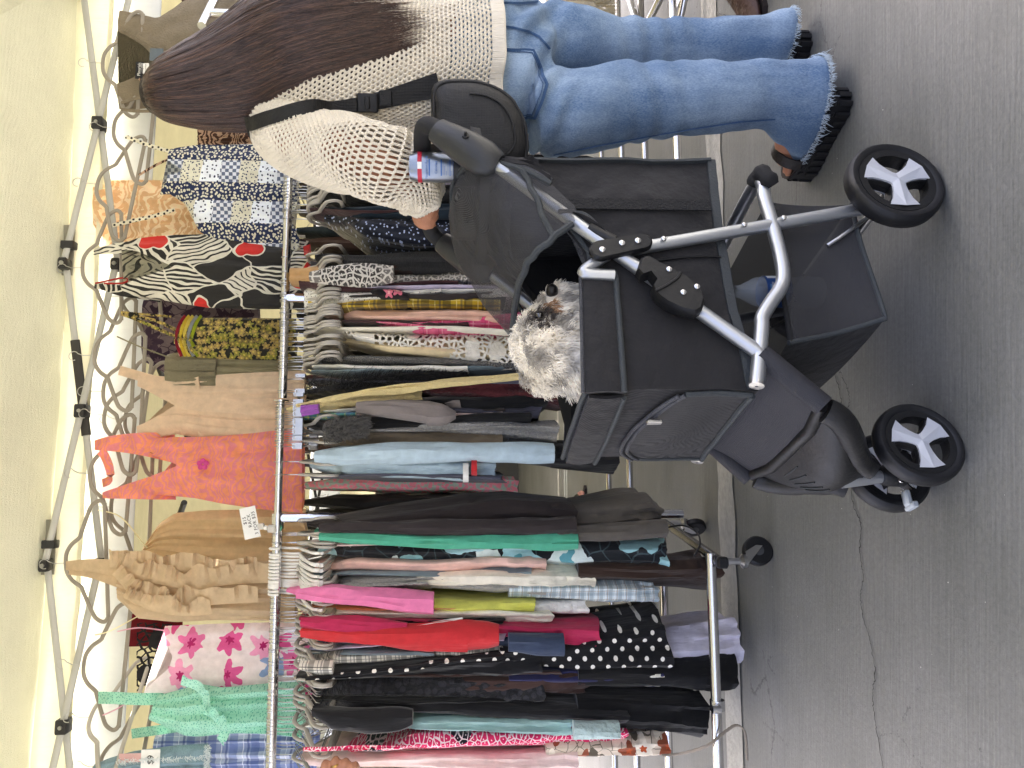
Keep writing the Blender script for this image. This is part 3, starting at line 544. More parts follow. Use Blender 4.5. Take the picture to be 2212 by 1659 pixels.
TOPS = [  # name, label, category, cloth, depth, knots, parts
 ('sweater', 'pale blush top at the very edge, behind a hand', 'top', 'blush', .2, [(648, 1650, 20), (720, 1652, 34), (1000, 1648, 40), (1245, 1642, 44)], ()),
 ('dress', 'pink and black leopard print dress on the left rack', 'dress', 'pinkleo', .2, [(700, 1622, 8), (830, 1625, 20), (900, 1617, 40), (1100, 1612, 42), (1368, 1606, 46)], (('strap', [(655, 1618, 4), (870, 1612, 6)], 'pinkleo'),)),
 ('skirt', 'beige paisley skirt below the pink leopard dress', 'skirt', 'paisley', .19, [(1180, 1628, 40), (1300, 1628, 50), (1450, 1626, 54)], ()),
 ('slip', 'aqua satin slip with a lace hem', 'slip', 'aqua', .2, [(820, 1570, 10), (900, 1572, 34), (1100, 1574, 40), (1240, 1572, 42)], (('lace_hem', [(1238, 1574, 40), (1337, 1576, 36)], 'whitelace2'),)),
 ('blouse', 'black puff sleeved blouse next to the aqua slip', 'blouse', 'blacksoft', .2, [(668, 1530, 16), (720, 1533, 40), (900, 1535, 40), (1100, 1540, 48), (1358, 1545, 46)], (('sleeve', [(675, 1535, 16), (720, 1550, 44), (800, 1556, 58), (870, 1552, 46), (892, 1548, 30)], 'blacksoft'),)),
 ('blouse', 'long black blouse with lace flowers', 'blouse', 'blacklace', .205, [(672, 1490, 14), (720, 1492, 46), (900, 1490, 58), (1100, 1487, 62), (1175, 1486, 66)], ()),
 ('top', 'plain brown top with a straight hem among black clothes', 'top', 'brown', .19, [(1000, 1480, 50), (1200, 1480, 60), (1281, 1478, 64)], ()),
 ('cardigan', 'black cardigan edged with white dots', 'cardigan', 'blacksoft', .2, [(640, 1463, 14), (720, 1462, 30), (900, 1452, 44), (1100, 1440, 56), (1165, 1438, 54)], (('trim', [(660, 1466, 6), (800, 1452, 9), (900, 1440, 12), (1000, 1424, 12), (1090, 1416, 14)], 'dotblack'),)),
 ('jacket', 'black and white patchwork check jacket', 'jacket', 'hound', .2, [(642, 1428, 14), (680, 1432, 30), (800, 1425, 34), (1000, 1412, 30), (1092, 1400, 34)], (('sleeve', [(648, 1438, 16), (690, 1442, 28), (720, 1442, 30)], 'hound'),)),
 ('top', 'thin lilac top squeezed beside the dark navy sweatshirt', 'top', 'lilac', .2, [(668, 1403, 8), (760, 1401, 12), (880, 1398, 10)], ()),
 ('sweatshirt', 'slate navy sweatshirt with ribbed cuff under the red jacket', 'sweatshirt', 'navy', .2, [(668, 1386, 12), (800, 1389, 24), (1000, 1386, 36), (1100, 1386, 44)], (('cuff', [(1098, 1388, 42), (1150, 1390, 46), (1217, 1392, 44)], 'navy'),)),
 ('jacket', 'bright red track jacket with white piping', 'jacket', 'red', .2, [(645, 1362, 12), (700, 1366, 30), (800, 1372, 34), (1000, 1374, 40)], (('sleeve', [(650, 1366, 16), (720, 1368, 30), (820, 1372, 46), (920, 1376, 60), (1010, 1374, 70)], 'red'), ('cuff', [(1008, 1372, 66), (1050, 1370, 58), (1077, 1370, 44)], 'red'), ('piping', [(655, 1372, 4), (760, 1370, 4)], 'white'), ('piping', [(900, 1352, 5), (1000, 1336, 5)], 'white'))),
 ('dress', 'crimson pleated dress showing under the red jacket', 'dress', 'crimson', .2, [(645, 1338, 14), (700, 1345, 36), (900, 1350, 34), (1100, 1364, 36), (1170, 1372, 44), (1300, 1382, 62)], (('sleeve', [(650, 1343, 18), (690, 1346, 34), (800, 1352, 34), (880, 1354, 22)], 'crimson'),)),
 ('top', 'off-white long sleeved top between yellow and red', 'top', 'ivory', .2, [(655, 1322, 10), (720, 1328, 24), (900, 1332, 30), (1100, 1335, 30), (1192, 1337, 32)], ()),
 ('skirt', 'white lace edged skirt hanging below the yellow sweater', 'skirt', 'whitelace', .17, [(1150, 1312, 30), (1230, 1313, 34), (1276, 1312, 36)], ()),
 ('camisole', 'thin peach orange camisole behind the yellow sweater', 'camisole', 'peach', .2, [(668, 1312, 6), (800, 1314, 11), (985, 1316, 12)], ()),
 ('sweater', 'lemon yellow sweater with ribbed hem', 'sweater', 'yellow', .2, [(655, 1294, 10), (720, 1296, 22), (900, 1306, 28), (1000, 1309, 34), (1158, 1308, 38)], ()),
 ('t_shirt', 'candy pink t-shirt drooping off its hanger', 't-shirt', 'pink', .2, [(618, 1278, 10), (660, 1284, 28), (760, 1288, 36), (880, 1290, 34)], (('sleeve', [(640, 1282, 18), (720, 1283, 40), (800, 1290, 46), (870, 1299, 48), (937, 1304, 52)], 'pink'),)),
 ('sweatshirt', 'heather grey sweatshirt with a flat seam near the hem', 'sweatshirt', 'heather', .2, [(690, 1258, 12), (760, 1262, 34), (900, 1262, 40), (1100, 1263, 44), (1177, 1264, 46)], ()),
 ('sweatshirt', 'pale pink sweatshirt next to the grey one', 'sweatshirt', 'palepink', .2, [(680, 1222, 12), (750, 1225, 30), (900, 1226, 36), (1100, 1227, 42), (1184, 1228, 44)], ()),
 ('sweatshirt', 'long ivory sweatshirt hanging behind pink and grey ones', 'sweatshirt', 'ivory', .19, [(900, 1250, 40), (1200, 1256, 58), (1286, 1257, 62)], ()),
 ('shirt', 'blue and white plaid shirt hanging low on the left rack', 'shirt', 'plaidblue', .185, [(1100, 1278, 40), (1300, 1282, 54), (1416, 1284, 56)], ()),
 ('dress', 'black dress with big aqua flowers', 'dress', 'aquafl', .2, [(680, 1190, 14), (740, 1194, 34), (900, 1196, 44), (1200, 1200, 60), (1445, 1206, 80)], ()),
 ('top', 'dark slate top beside the green shirt', 'top', 'slate', .205, [(690, 1172, 8), (760, 1174, 20), (1000, 1178, 22), (1192, 1181, 24)], ()),
 ('shirt', 'jade green cotton shirt with stitched cuff', 'shirt', 'green', .2, [(678, 1150, 12), (740, 1155, 34), (900, 1156, 38), (1100, 1160, 40), (1247, 1162, 40)], (('sleeve', [(690, 1160, 14), (760, 1164, 22), (1000, 1169, 28), (1120, 1170, 30), (1247, 1169, 32)], 'green'),)),
 ('jacket', 'dark charcoal jacket at the right end of the left rack', 'jacket', 'char', .2, [(662, 1132, 12), (720, 1132, 30), (850, 1122, 52), (1000, 1112, 74), (1100, 1112, 84), (1170, 1118, 78), (1243, 1124, 70)], (('sleeve', [(690, 1140, 14), (760, 1140, 26), (1000, 1138, 34), (1180, 1136, 36), (1243, 1134, 36)], 'char'),)),
 ('trousers', 'olive grey trousers with an embroidered hem', 'trousers', 'olive', .19, [(1180, 1128, 70), (1300, 1118, 80), (1412, 1104, 64), (1432, 1112, 40)], (('leg', [(1200, 1156, 30), (1320, 1150, 36), (1438, 1140, 40)], 'olive'),)),
 ('skirt', 'dark brown skirt printed with pale flowers under the ivory sweatshirt', 'skirt', 'darkbrown', .19, [(1250, 1240, 50), (1400, 1242, 56), (1562, 1240, 60)], ()),
 ('skirt', 'black skirt with white polka dots', 'skirt', 'dotblack', .2, [(1080, 1420, 50), (1200, 1412, 66), (1300, 1398, 92), (1450, 1388, 118)], ()),
 ('skirt', 'lavender white gauzy skirt almost touching the ground', 'skirt', 'lav', .15, [(1420, 1400, 50), (1480, 1400, 76), (1603, 1396, 100)], ()),
 ('skirt', 'navy skirt with a white embroidered flower', 'skirt', 'navyfl', .195, [(1100, 1466, 30), (1300, 1466, 40), (1432, 1467, 42)], ()),
 ('trousers', 'black flared trousers beside the lavender skirt', 'trousers', 'black', .19, [(1250, 1470, 60), (1400, 1470, 70), (1520, 1468, 74), (1598, 1462, 82)], ()),
 ('trousers', 'long black trousers hanging near the twine', 'trousers', 'black2', .19, [(1250, 1540, 70), (1400, 1552, 84), (1533, 1558, 92)], ()),
 # the extension rail and the rack behind the stroller
 ('cardigan', 'light blue knitted cardigan with a red and white band', 'cardigan', 'ltblue', .2, [(668, 1000, 14), (720, 1004, 46), (850, 1010, 60), (1000, 1012, 66), (1075, 1010, 58)], (('sleeve', [(680, 986, 18), (740, 984, 44), (900, 978, 44), (1100, 977, 44), (1196, 979, 42)], 'ltblue'), ('band', [(1000, 1022, 46), (1012, 1022, 46)], 'white'), ('band', [(1018, 1010, 40), (1030, 1010, 40)], 'red'))),
 ('jacket', 'khaki brown jacket with a roll-tab sleeve', 'jacket', 'khaki', .2, [(688, 950, 14), (740, 950, 34), (900, 946, 42), (1000, 944, 46), (1082, 942, 40)], ()),
 ('coat', 'speckled light grey wool coat behind the khaki jacket', 'coat', 'ltgrey', .2, [(820, 920, 14), (900, 922, 30), (1000, 926, 44), (1206, 936, 52)], ()),
 ('jacket', 'dark pinstripe jacket with a grey fur collar', 'jacket', 'black', .2, [(655, 914, 12), (700, 918, 36), (860, 912, 40), (1150, 912, 40)], ()),
 ('top', 'teal plaid top peeking out by the fur collar', 'top', 'tealplaid', .2, [(656, 900, 20), (690, 900, 18), (760, 894, 14), (860, 888, 10)], ()),
 ('top', 'white and black ribbed top on the extension rail', 'top', 'white', .205, [(656, 888, 10), (740, 887, 10), (860, 884, 8)], ()),
 ('sweater', 'taupe sweater whose wide cuff points outward', 'sweater', 'taupe', .2, [(690, 872, 16), (780, 876, 40), (900, 880, 50), (1000, 884, 40)], (('sleeve', [(770, 880, 22), (850, 884, 42), (930, 892, 50)], 'taupe'), ('cuff', [(922, 893, 54), (960, 896, 46), (985, 896, 16)], 'taupe'))),
 ('top', 'black top with a purple shoulder', 'top', 'black2', .2, [(695, 876, 18), (800, 872, 24), (1000, 872, 40), (1180, 874, 50)], (('yoke', [(652, 886, 24), (690, 882, 22)], 'purple'),)),
 ('cardigan', 'cream knitted cardigan edge slanting down the rack', 'cardigan', 'cream', .2, [(618, 884, 8), (680, 872, 22), (800, 856, 34), (905, 846, 44)], (('border', [(640, 876, 8), (800, 846, 14), (900, 836, 18), (1000, 826, 16), (1165, 811, 9)], 'cream'),)),
 ('shawl', 'maroon crochet shawl with fringe', 'shawl', 'maroon', .2, [(850, 840, 16), (1000, 838, 44), (1100, 840, 56), (1236, 842, 60)], ()),
 ('trousers', 'charcoal trousers hanging by the stroller front', 'trousers', 'slate', .19, [(950, 880, 20), (1100, 882, 34), (1175, 880, 36)], ()),
 ('trousers', 'black trousers below the light blue cardigan', 'trousers', 'black', .19, [(1100, 965, 50), (1200, 975, 56), (1338, 978, 54)], ()),
 ('shawl', 'black fringed shawl with loose threads', 'shawl', 'black2', .2, [(655, 846, 10), (720, 838, 30), (850, 822, 34), (1010, 812, 24)], ()),
 ('top', 'blue grey top hanging beside the black shawl', 'top', 'bluegrey', .2, [(672, 799, 6), (800, 798, 12), (1000, 798, 17), (1200, 796, 22)], ()),
 ('sweater', 'charcoal sparkly knit sweater beside the white crochet dress', 'sweater', 'lurex', .2, [(690, 776, 10), (780, 778, 20), (1000, 780, 24), (1200, 782, 28)], ()),
 ('dress', 'white crochet dress with long fringe behind the dog', 'dress', 'crochet', .2, [(690, 706, 8), (780, 720, 20), (900, 738, 56), (1000, 745, 78), (1200, 745, 84)], ()),
 ('dress', 'cream lining dress just behind the crochet dress', 'dress', 'cream2', .18, [(740, 735, 8), (850, 745, 36), (1000, 752, 56), (1200, 752, 60)], ()),
 ('top', 'pink plaid top behind the white crochet dress', 'top', 'pinkplaid', .2, [(720, 690, 4), (850, 692, 10), (900, 698, 30), (1000, 700, 40), (1150, 702, 44)], ()),
 ('blouse', 'blush pink blouse next to the yellow tartan', 'blouse', 'blushp', .2, [(695, 672, 10), (760, 676, 30), (900, 678, 34), (1080, 680, 40)], ()),
 ('shirt', 'yellow and black tartan shirt', 'shirt', 'yplaid', .2, [(665, 650, 10), (740, 654, 26), (900, 652, 30), (1080, 652, 40)], ()),
 ('blouse', 'black blouse scattered with pink flowers', 'blouse', 'blackfl', .21, [(735, 632, 10), (780, 634, 26), (830, 640, 36), (890, 646, 24)], ()),
 ('blouse', 'white blouse with tiny black dots', 'blouse', 'whitedot', .2, [(655, 640, 40), (700, 640, 44), (800, 636, 30), (960, 626, 26)], ()),
 ('top', 'dark wine red top with gathered shoulder', 'top', 'wine', .2, [(645, 612, 16), (700, 618, 24), (900, 614, 36), (985, 612, 38)], ()),
 ('shirt', 'grey snake print shirt with a rolled sleeve', 'shirt', 'snake', .2, [(665, 605, 12), (740, 604, 28), (900, 596, 30), (1100, 590, 40)], (('sleeve', [(670, 598, 22), (720, 596, 44), (800, 596, 52), (850, 592, 34)], 'snake'),)),
 ('dress', 'tan dress hanging behind the black ribbed coat', 'dress', 'tan', .16, [(625, 590, 36), (700, 588, 44), (862, 590, 40)], ()),
 ('coat', 'black ribbed long coat beside the hood of the stroller', 'coat', 'blackrib', .2, [(680, 552, 12), (760, 556, 44), (900, 560, 64), (1200, 562, 80)], ()),
 ('dress', 'navy sequinned dress on a grey hanger', 'dress', 'sequin', .2, [(700, 470, 12), (780, 478, 50), (900, 484, 84), (1200, 484, 100)], ()),
 ('top', 'navy top with small lettering near the sequinned dress', 'top', 'teal', .2, [(690, 452, 12), (760, 455, 30), (900, 450, 44), (1100, 446, 60)], ()),
 ('top', 'black top half hidden behind the raised arm', 'top', 'black', .2, [(680, 402, 14), (760, 406, 40), (900, 410, 60), (1180, 408, 70)], ()),
 ('dress', 'dark dress hanging between the shopper and the stroller', 'dress', 'black2', .2, [(680, 350, 14), (760, 352, 40), (900, 354, 60), (1300, 345, 62)], ()),
]
GARM['whitelace2'] = ('#a9bdbb', dict(bump=(55, 1.2))); GARM['black2'] = ('#101012',)
# thin neighbours squeezed in between, of which only slivers show
NB = [t for t in TOPS if t[5][0][0] < 760]; MUTE = (('white', 'white'), ('char', 'charcoal'), ('blush', 'blush'), ('ltgrey', 'light grey'), ('black2', 'black'), ('lilac', 'lilac'), ('wine', 'wine red'), ('ivory', 'ivory'), ('slate', 'slate'), ('taupe', 'taupe'), ('bluegrey', 'blue grey'), ('brown', 'brown'))
for k in range(26):
    a = NB[(k * 7) % len(NB)]; cl, wd = MUTE[(k * 5) % 12]; d0 = a[5][1][1] + rnd.choice((-1, 1)) * (a[5][1][2] * .5 + 3); ln = rnd.choice((930, 1010, 1090, 1150, 1210)); dw = rnd.uniform(-6, 6)
    TOPS.append(('top', 'thin %s top squeezed beside the %s' % (wd, ' '.join(a[1].split()[:9])), 'top', cl, .2 + rnd.uniform(-.012, .012), [(668 + rnd.uniform(-8, 14), d0, 5), (740, d0 + dw * .2, 12), (900, d0 + dw * .6, 15), (ln, d0 + dw, 17)], ()))
i_ = 0
for nm, lb, ct, key, dp, kn, parts in TOPS:
    i_ += 1; right = kn[0][1] < 1080
    o = side_garment(nm, lb, ct, kn, gm(key), dp, seed=i_ * 3.7, parts=[(a, b, gm(c)) for a, b, c in parts], group=B_ if right else A_, taper=kn[0][0] < 880)
    if kn[0][0] < 880 and lb.find('tan dress') < 0:
        p = PL(640, kn[0][1], RY - .02); kd = 'pale' if kn[0][1] < 800 else ('clip' if 800 <= kn[0][1] < 930 else ('white' if 1170 < kn[0][1] < 1290 and i_ % 2 else 'wire' if kn[0][1] > 1300 and i_ % 3 else 'pale'))
        x = p.x + rnd.uniform(-.006, .006)
        hanger(kd, railp(x, .02 if kn[0][1] < 860 else 0), RZD + rnd.uniform(-.14, .14), {'pale': 'pale grey', 'clip': 'metal clip', 'white': 'white plastic', 'wire': 'thin wire'}[kd] + ' hanger holding the ' + ' '.join(lb.split()[:9]), 'hangers on the rails')
for k in range(13):                                                 # bunch of white plastic hangers, tops hidden
    d = 1196 + k * 7.2 + rnd.uniform(-1, 1); hanger('white', railp(PL(600, d, RY).x), RZD + rnd.uniform(-.06, .06) - .05, ORD[k] + ' white plastic hanger of the tight white bunch, counting from the price card', 'bunched white hangers')
for k in range(26):
    d = 1300 + k * 13.6 + rnd.uniform(-5, 5); hanger('wire' if k % 3 else 'pale', railp(PL(600, d, RY).x), RZD + rnd.uniform(-.2, .2), ORD[k] + (' hanger, a thin wire one,' if k % 3 else ' hanger, a pale plastic one,') + ' crowded on the left rail past the white bunch', 'crowded hangers')
for k in range(14):
    d = 640 + k * 11 + rnd.uniform(-4, 4); hanger('pale', railp(PL(605, d, RY).x, .02), RZD + rnd.uniform(-.12, .12), ORD[k] + ' pale grey hanger on the rail above the dog, from the shopper side', 'hangers above the dog')
for k in range(8):
    d = 385 + k * 9 + rnd.uniform(-4, 4); hanger('pale', railp(PL(612, d, RY).x, .02), RZD + rnd.uniform(-.15, .15), ORD[k] + ' pale grey hanger beside the sleeve of the shopper', 'hangers by the arm')
for k in range(16):
    d = 880 + k * 5.5 + rnd.uniform(-2, 2); hanger('clip', railp(PL(605, d, RY).x), RZD + rnd.uniform(-.15, .15), ORD[k] + ' metal clip hanger on the thin extension rail, from its end disc', 'clip hangers')
# ---------------------------------------------------------------- rack further back with dark clothes
RC = thing('garment_rack', 'far chrome rack of dark clothes seen through the gap between racks', 'clothes rack', (-.4, 4.0, 0)); ZC = 1.84; YC = 4.0
MB().tube([(-2.6, YC + K * -2.6, ZC), (2.4, YC + K * 2.4, ZC)], .0155, 12).build('top_rail', CHROME, RC)
for x in (-2.4, -.9, .8, 2.3): MB().tube([(x, YC + K * x, .1), (x, YC + K * x, ZC)], .0155, 12).build('post', CHROME, RC)
for off, z in ((-.25, .13), (.3, .13)): MB().tube([(-2.6, YC + off + K * -2.6, z), (2.4, YC + off + K * 2.4, z)], .0155, 12).build('base_rail', CHROME, RC)
for x in (-.9, .8): caster(RC, V((x, YC - .25 + K * x, .12)), .7); caster(RC, V((x, YC + .3 + K * x, .12)), 2.2)
FAR = ['black', 'black2', 'multi', 'slate', 'brown', 'teal', 'char', 'black', 'wine', 'navy', 'olive', 'black2']; WDS = ['black', 'jet black', 'flowery', 'slate', 'brown', 'teal', 'charcoal', 'plain black', 'wine', 'navy', 'olive', 'deep black']
for k in range(36):
    d = 1560 - k * 37 + rnd.uniform(-8, 8); ln = rnd.choice([1080, 1130, 1180, 1040]) - (60 if 960 < d < 1090 else 0)
    side_garment('top', '%s top on the far rack behind the front clothes, %s in its row' % (WDS[k % 12], ORD[k]), 'top', [(640, d, 12), (720, d, 32), (1000, d, 36), (ln, d + rnd.uniform(-6, 6), 40)], gm(FAR[k % 12]), .2, seed=k * 5.1 + 200, y0=YC, rows=14, n=14, group='clothes on the far rack')
    hanger('wire' if k % 2 else 'clip', V((PL(620, d, YC).x, YC + K * PL(620, d, YC).x, ZC)), RZD + rnd.uniform(-.2, .2), '%s hanger on the far rack, %s in its row' % ('wire' if k % 2 else 'metal clip', ORD[k]), 'far rack hangers')
# ---------------------------------------------------------------- garments hung flat from the tent truss
def front_garment(name, label, cat, edge, mt, y0=2.93, thick=.02, fold=.012, freq=7.0, seed=0, rows=40, nx=30, neck=None, hemw=0.0, group=None, grow=True):
    """edge rows (v, dy_left, dy_right) from top to bottom; neck(s)->extra px taken off the top edge"""
    vt, vb = edge[0][0], edge[-1][0]; F = []; B = []; sc = 3.0 / FPX
    for i in range(rows + 1):
        t = i / rows; rowF = []; rowB = []
        for j in range(nx + 1):
            s_ = j / nx; top = vt + (neck(s_) if neck else 0); bot = vb + hemw * sin(s_ * 17 + seed) * 3 + hemw * 2 * nz(s_ * 5, seed); v = lerp(top, bot, t); dl, dr = tab(edge, v); d = lerp(dl, dr, s_)
            p = PL(v, d, y0); e = 1 - abs(2 * s_ - 1) ** 4; kf = fold * ((.35 + .9 * t) if grow else 1)
            fo = 1.5 * kf * (nz(s_ * freq, p.z * 1.2, seed) + .45 * nz(s_ * freq * 2.6, p.z * 2.4, seed + 4)) + .004 * nz(p.x * 30, p.z * 30, seed + 8)
            rowF.append(p - DD * (thick * e + fo)); rowB.append(p + DD * (thick * .8 * e - fo * .9))
        F.append(rowF); B.append(rowB)
    rings = [F[i] + B[i][::-1] for i in range(rows + 1)]
    o = MB().loft(rings).build(name, mt, loc=F[0][nx // 2]); tag(o, label, cat, group); return o
def strap(o, pts, wid, mt, y0=2.92, th=.003, name='strap'):
    p = crm([PL(v, d, y0 - (c[0] if c else 0)) for v, d, *c in pts], 5); return MB().strip(p, RD, wid, th).build(name, mt, parent=o)
HG = 'garments hung from the tent frame'
def tc(key, c, **k): k.setdefault('gain', 1.18); k.setdefault('bump', (13, .9, (1.6, 1.6, .35))); k.setdefault('transl', .35); return cloth('hung_' + key, c if isinstance(c, str) else '#888', pat=None if isinstance(c, str) else c, **k)
mO = tc('olive', '#766c5b', transl=.1, bump=(160, .5))
o = front_garment('tank_top', 'olive grey ribbed tank top hanging behind the head of the shopper', 'tank top', [(258, 236, 22), (300, 236, 30), (340, 232, 40), (400, 228, 0), (480, 230, -20), (640, 232, -25)], mO, 2.95, neck=lambda s: 75 * max(0, 1 - abs((s - .5) / .26) ** 2.2), group=HG, fold=.008)
for a, b in (((262, 236), (340, 236)), ): pass
strap(o, [(262, 222), (285, 215, .02), (320, 205, .02), (355, 180, .02), (362, 150, .02), (350, 110, .02), (310, 85, .02), (285, 70, .02), (262, 60)], .012, mO, name='neck_binding'); strap(o, [(262, 236), (300, 240, .02), (380, 238, .02)], .012, mO, name='armhole_binding')
lb_ = MB().box(PL(301, 152, 2.90), .068, .002, .028, (RD, DD, V((0, 0, 1)))).build('neck_label', mat('label_black', '#16161a', .6), o); lw = MB().box(PL(313, 148, 2.90), .042, .002, .03, (RD, DD, V((0, 0, 1)))).build('size_label', mat('label_white', '#e8e8e6', .7), o)
text_mesh('lettering', 'Fleurish', .017, mat('label_thread', '#d9d9d5', .8), lb_, basis(PL(301, 150, 2.90) - DD * .0016, RD, V((0, 0, 1)), -DD)); text_mesh('lettering', '1', .012, mat('print_ink', '#26262a', .8), lw, basis(PL(309, 149, 2.90) - DD * .0016, RD, V((0, 0, 1)), -DD)); text_mesh('lettering', '60% COTTON', .0055, MATS['print_ink'], lw, basis(PL(315, 148, 2.90) - DD * .0016, RD, V((0, 0, 1)), -DD))
tg = MB().box(PL(338, 118, 2.88), .05, .0015, .05, (RD, DD, V((0, 0, 1)))).build('swing_tag', mat('tag_grey', '#5c666e', .6), o)
mBP = tc('brownpaisley', p_scroll('#4a3329', '#b89b82', 17.0)); o = front_garment('dress', 'brown paisley dress with ruched bust behind the shopper', 'dress', [(430, 322, 262), (500, 322, 255), (590, 330, 255), (700, 330, 250)], mBP, 3.02, fold=.014, freq=12, group=HG); strap(o, [(300, 170, .06), (345, 200, .03), (430, 268)], .008, mBP); strap(o, [(300, 378, .05), (350, 350, .03), (430, 318)], .008, mBP)
mPE = tc('peach', p_scroll('#d9bb94', '#efe0c6', 9.0, .55), transl=.4); o = front_garment('blouse', 'pale peach printed blouse clipped up behind the patchwork dress', 'blouse', [(205, 500, 392), (235, 540, 390), (300, 580, 388), (400, 560, 392), (520, 540, 400)], mPE, 3.06, fold=.016, freq=6, group=HG)
mPA = tc('patch', p_patch('#26304f', '#cfcdbd'), transl=.15); o = front_garment('dress', 'navy and white patchwork halter dress with polka dot straps', 'dress', [(368, 420, 322), (400, 440, 316), (430, 500, 312), (470, 522, 312), (560, 536, 310), (640, 548, 304)], mPA, 2.86, fold=.016, freq=9, thick=.03, neck=lambda s: 34 * max(0, 1 - abs(s - .52) / .16) - 22 * max(0, 1 - abs(s - .0) / .25), hemw=2, group=HG)
mST = tc('polka_strap', p_dots('#dcd9c8', '#26262c', .016, .0045)); strap(o, [(272, 295, .02), (300, 306, .02), (335, 318, .02), (378, 330, .03)], .014, mST); strap(o, [(243, 487, .02), (290, 476, .02), (335, 466, .02), (378, 452, .03)], .014, mST)
mTR = tc('tropic', p_tropic('#2b2a29', '#cfccc0', '#c02f2b', 9.0, 8.0, .62), transl=.18, rough=.6); o = front_garment('dress', 'black and white leaf print dress with red flowers', 'dress', [(262, 640, 528), (300, 640, 514), (370, 652, 508), (450, 665, 506), (560, 668, 508), (610, 668, 512), (668, 672, 520)], mTR, 2.87, fold=.02, freq=6, thick=.03, neck=lambda s: 110 * max(0, 1 - abs(s - .5) / .34) + 6, group=HG)
strap(o, [(203, 545, .0), (225, 540, .03), (262, 536, .03), (310, 531, .03), (345, 528, -.03)], lambda t: .02 + .045 * t, mTR); strap(o, [(205, 617, .0), (230, 620, .03), (262, 628, .03), (310, 632, .03), (345, 636, -.03)], lambda t: .02 + .04 * t, mTR)
mRD = tc('redloop', '#a8322f'); strap(o, [(206, 612, .02), (235, 606, .05), (268, 600, .06), (276, 606, .06), (262, 612, .06), (225, 612, .05)], .006, mRD, name='tie')
mPU = tc('purple', p_floral('#7d6f73', ['#4a3a4a', '#3d2e3f'], '#5d4c58', 11.0, pet=8, rr=.5, thr=.35, vein='#4a3a48'), transl=.35); o = front_garment('blouse', 'sheer mauve blouse with dark purple flowers and lace edge', 'blouse', [(310, 780, 648), (400, 830, 648), (480, 860, 646), (560, 780, 650)], mPU, 3.05, fold=.012, group=HG)
mGR = tc('greenfl', p_floral('#20201c', ['#7d7a38', '#75683c', '#94804f'], '#b5a250', 46.0, rr=.55, thr=.05, warp=.01), transl=.1); o = front_garment('halter_top', 'black and green flowered halter top with a red and yellow trimmed neckline', 'top', [(380, 742, 690), (410, 772, 686), (500, 776, 686), (640, 780, 688)], mGR, 2.90, fold=.016, freq=8, neck=lambda s: 20 * (s - .2), group=HG)
for k_, (v, cc) in enumerate(((384, '#7b1c2a'), (393, '#c0a83a'), (401, '#c9b652'), (410, '#8a8f92'), (419, '#8e9a25'))): strap(o, [(v + 8, 770, .03), (v - 4, 735, .045), (v + 4, 700, .045), (v + 16, 682, .03)], .011, tc('trim%d' % k_, cc), name='neckline_trim')
strap(o, [(262, 676, .0), (300, 684, .02), (345, 696, .02), (385, 716, .03)], .012, mGR); strap(o, [(262, 678, .0), (300, 692, .02), (345, 712, .02), (388, 730, .03)], .012, mGR); strap(o, [(262, 674, .0), (310, 679, .02), (370, 684, .02)], .008, mGR)
mSM = tc('smock', '#827c66', bump=(60, 1.0)); mSK = tc('smockskirt', '#8f896f'); o = front_garment('strapless_top', 'grey green strapless top with smocked bodice', 'top', [(362, 838, 768), (380, 848, 764), (470, 850, 764), (478, 842, 770), (560, 850, 768), (650, 852, 768)], mSK, 2.93, fold=.016, freq=12, group=HG); front_garment('b', '', '', [(361, 841, 766), (380, 851, 762), (470, 851, 762)], mSM, 2.917, fold=.006, freq=22, rows=16, thick=.026)
bo = bpy.data.objects['b']; bo.name = 'smocked_bodice'; wl = bo.location.copy(); bo.parent = o; bo.location = wl - o.location
for k_ in ('label', 'category', 'group'):
    if k_ in bo: del bo[k_]
strap(o, [(253, 727, .0), (300, 748, .02), (365, 772, .02)], .005, mSM)
mBE = tc('beige', '#d6c0a8', bump=(120, .4)); o = front_garment('tank_top', 'beige cotton tank with gathered waist and embroidered neck', 'tank top', [(300, 950, 806), (345, 945, 812), (380, 938, 816), (425, 945, 812), (440, 950, 812), (520, 962, 806), (660, 968, 800)], mBE, 2.90, fold=.014, freq=10, neck=lambda s: 82 * max(0, 1 - abs(s - .5) / .3) ** .8, group=HG)
strap(o, [(258, 800, .0), (300, 812, .02), (335, 822, .02), (360, 832, .02), (390, 842, -.03)], .035, mBE); strap(o, [(300, 955, .0), (330, 946, .02), (372, 926, .02), (395, 915, -.03)], .02, mBE); strap(o, [(424, 815, .03), (428, 850, .035), (430, 900, .035), (436, 945, .03)], .02, mBE, name='waistband')
mOR = tc('orange', p_scroll('#d98a92', '#e59a74', 16.0, .5), transl=.35); o = front_garment('dress', 'coral and pink paisley halter dress with a deep plunge', 'dress', [(330, 1068, 948), (380, 1072, 944), (420, 1076, 944), (480, 1088, 942), (560, 1100, 934), (655, 1108, 922)], mOR, 2.88, fold=.016, freq=5, thick=.03, neck=lambda s: 62 * max(0, 1 - abs(s - .52) / .2), group=HG)
strap(o, [(205, 962, .0), (240, 958, .03), (290, 958, .035), (340, 962, .03), (375, 966, -.03)], lambda t: .035 + .08 * t, mOR); strap(o, [(222, 1070, .0), (260, 1064, .03), (300, 1058, .035), (342, 1052, .03), (378, 1046, -.03)], lambda t: .02 + .095 * t, mOR); strap(o, [(222, 1044, .0), (238, 1034, .02), (236, 1010, .02), (226, 985, .02), (216, 974, .02)], .03, mOR, name='neck_tie')
fl = MB()
for k_ in range(5): a = 2 * pi * k_ / 5; fl.ball(PL(438, 1003, 2.83) + RD * (.012 * cos(a)) + V((0, 0, .012 * sin(a))), .010, .005, .010, 8, 5)
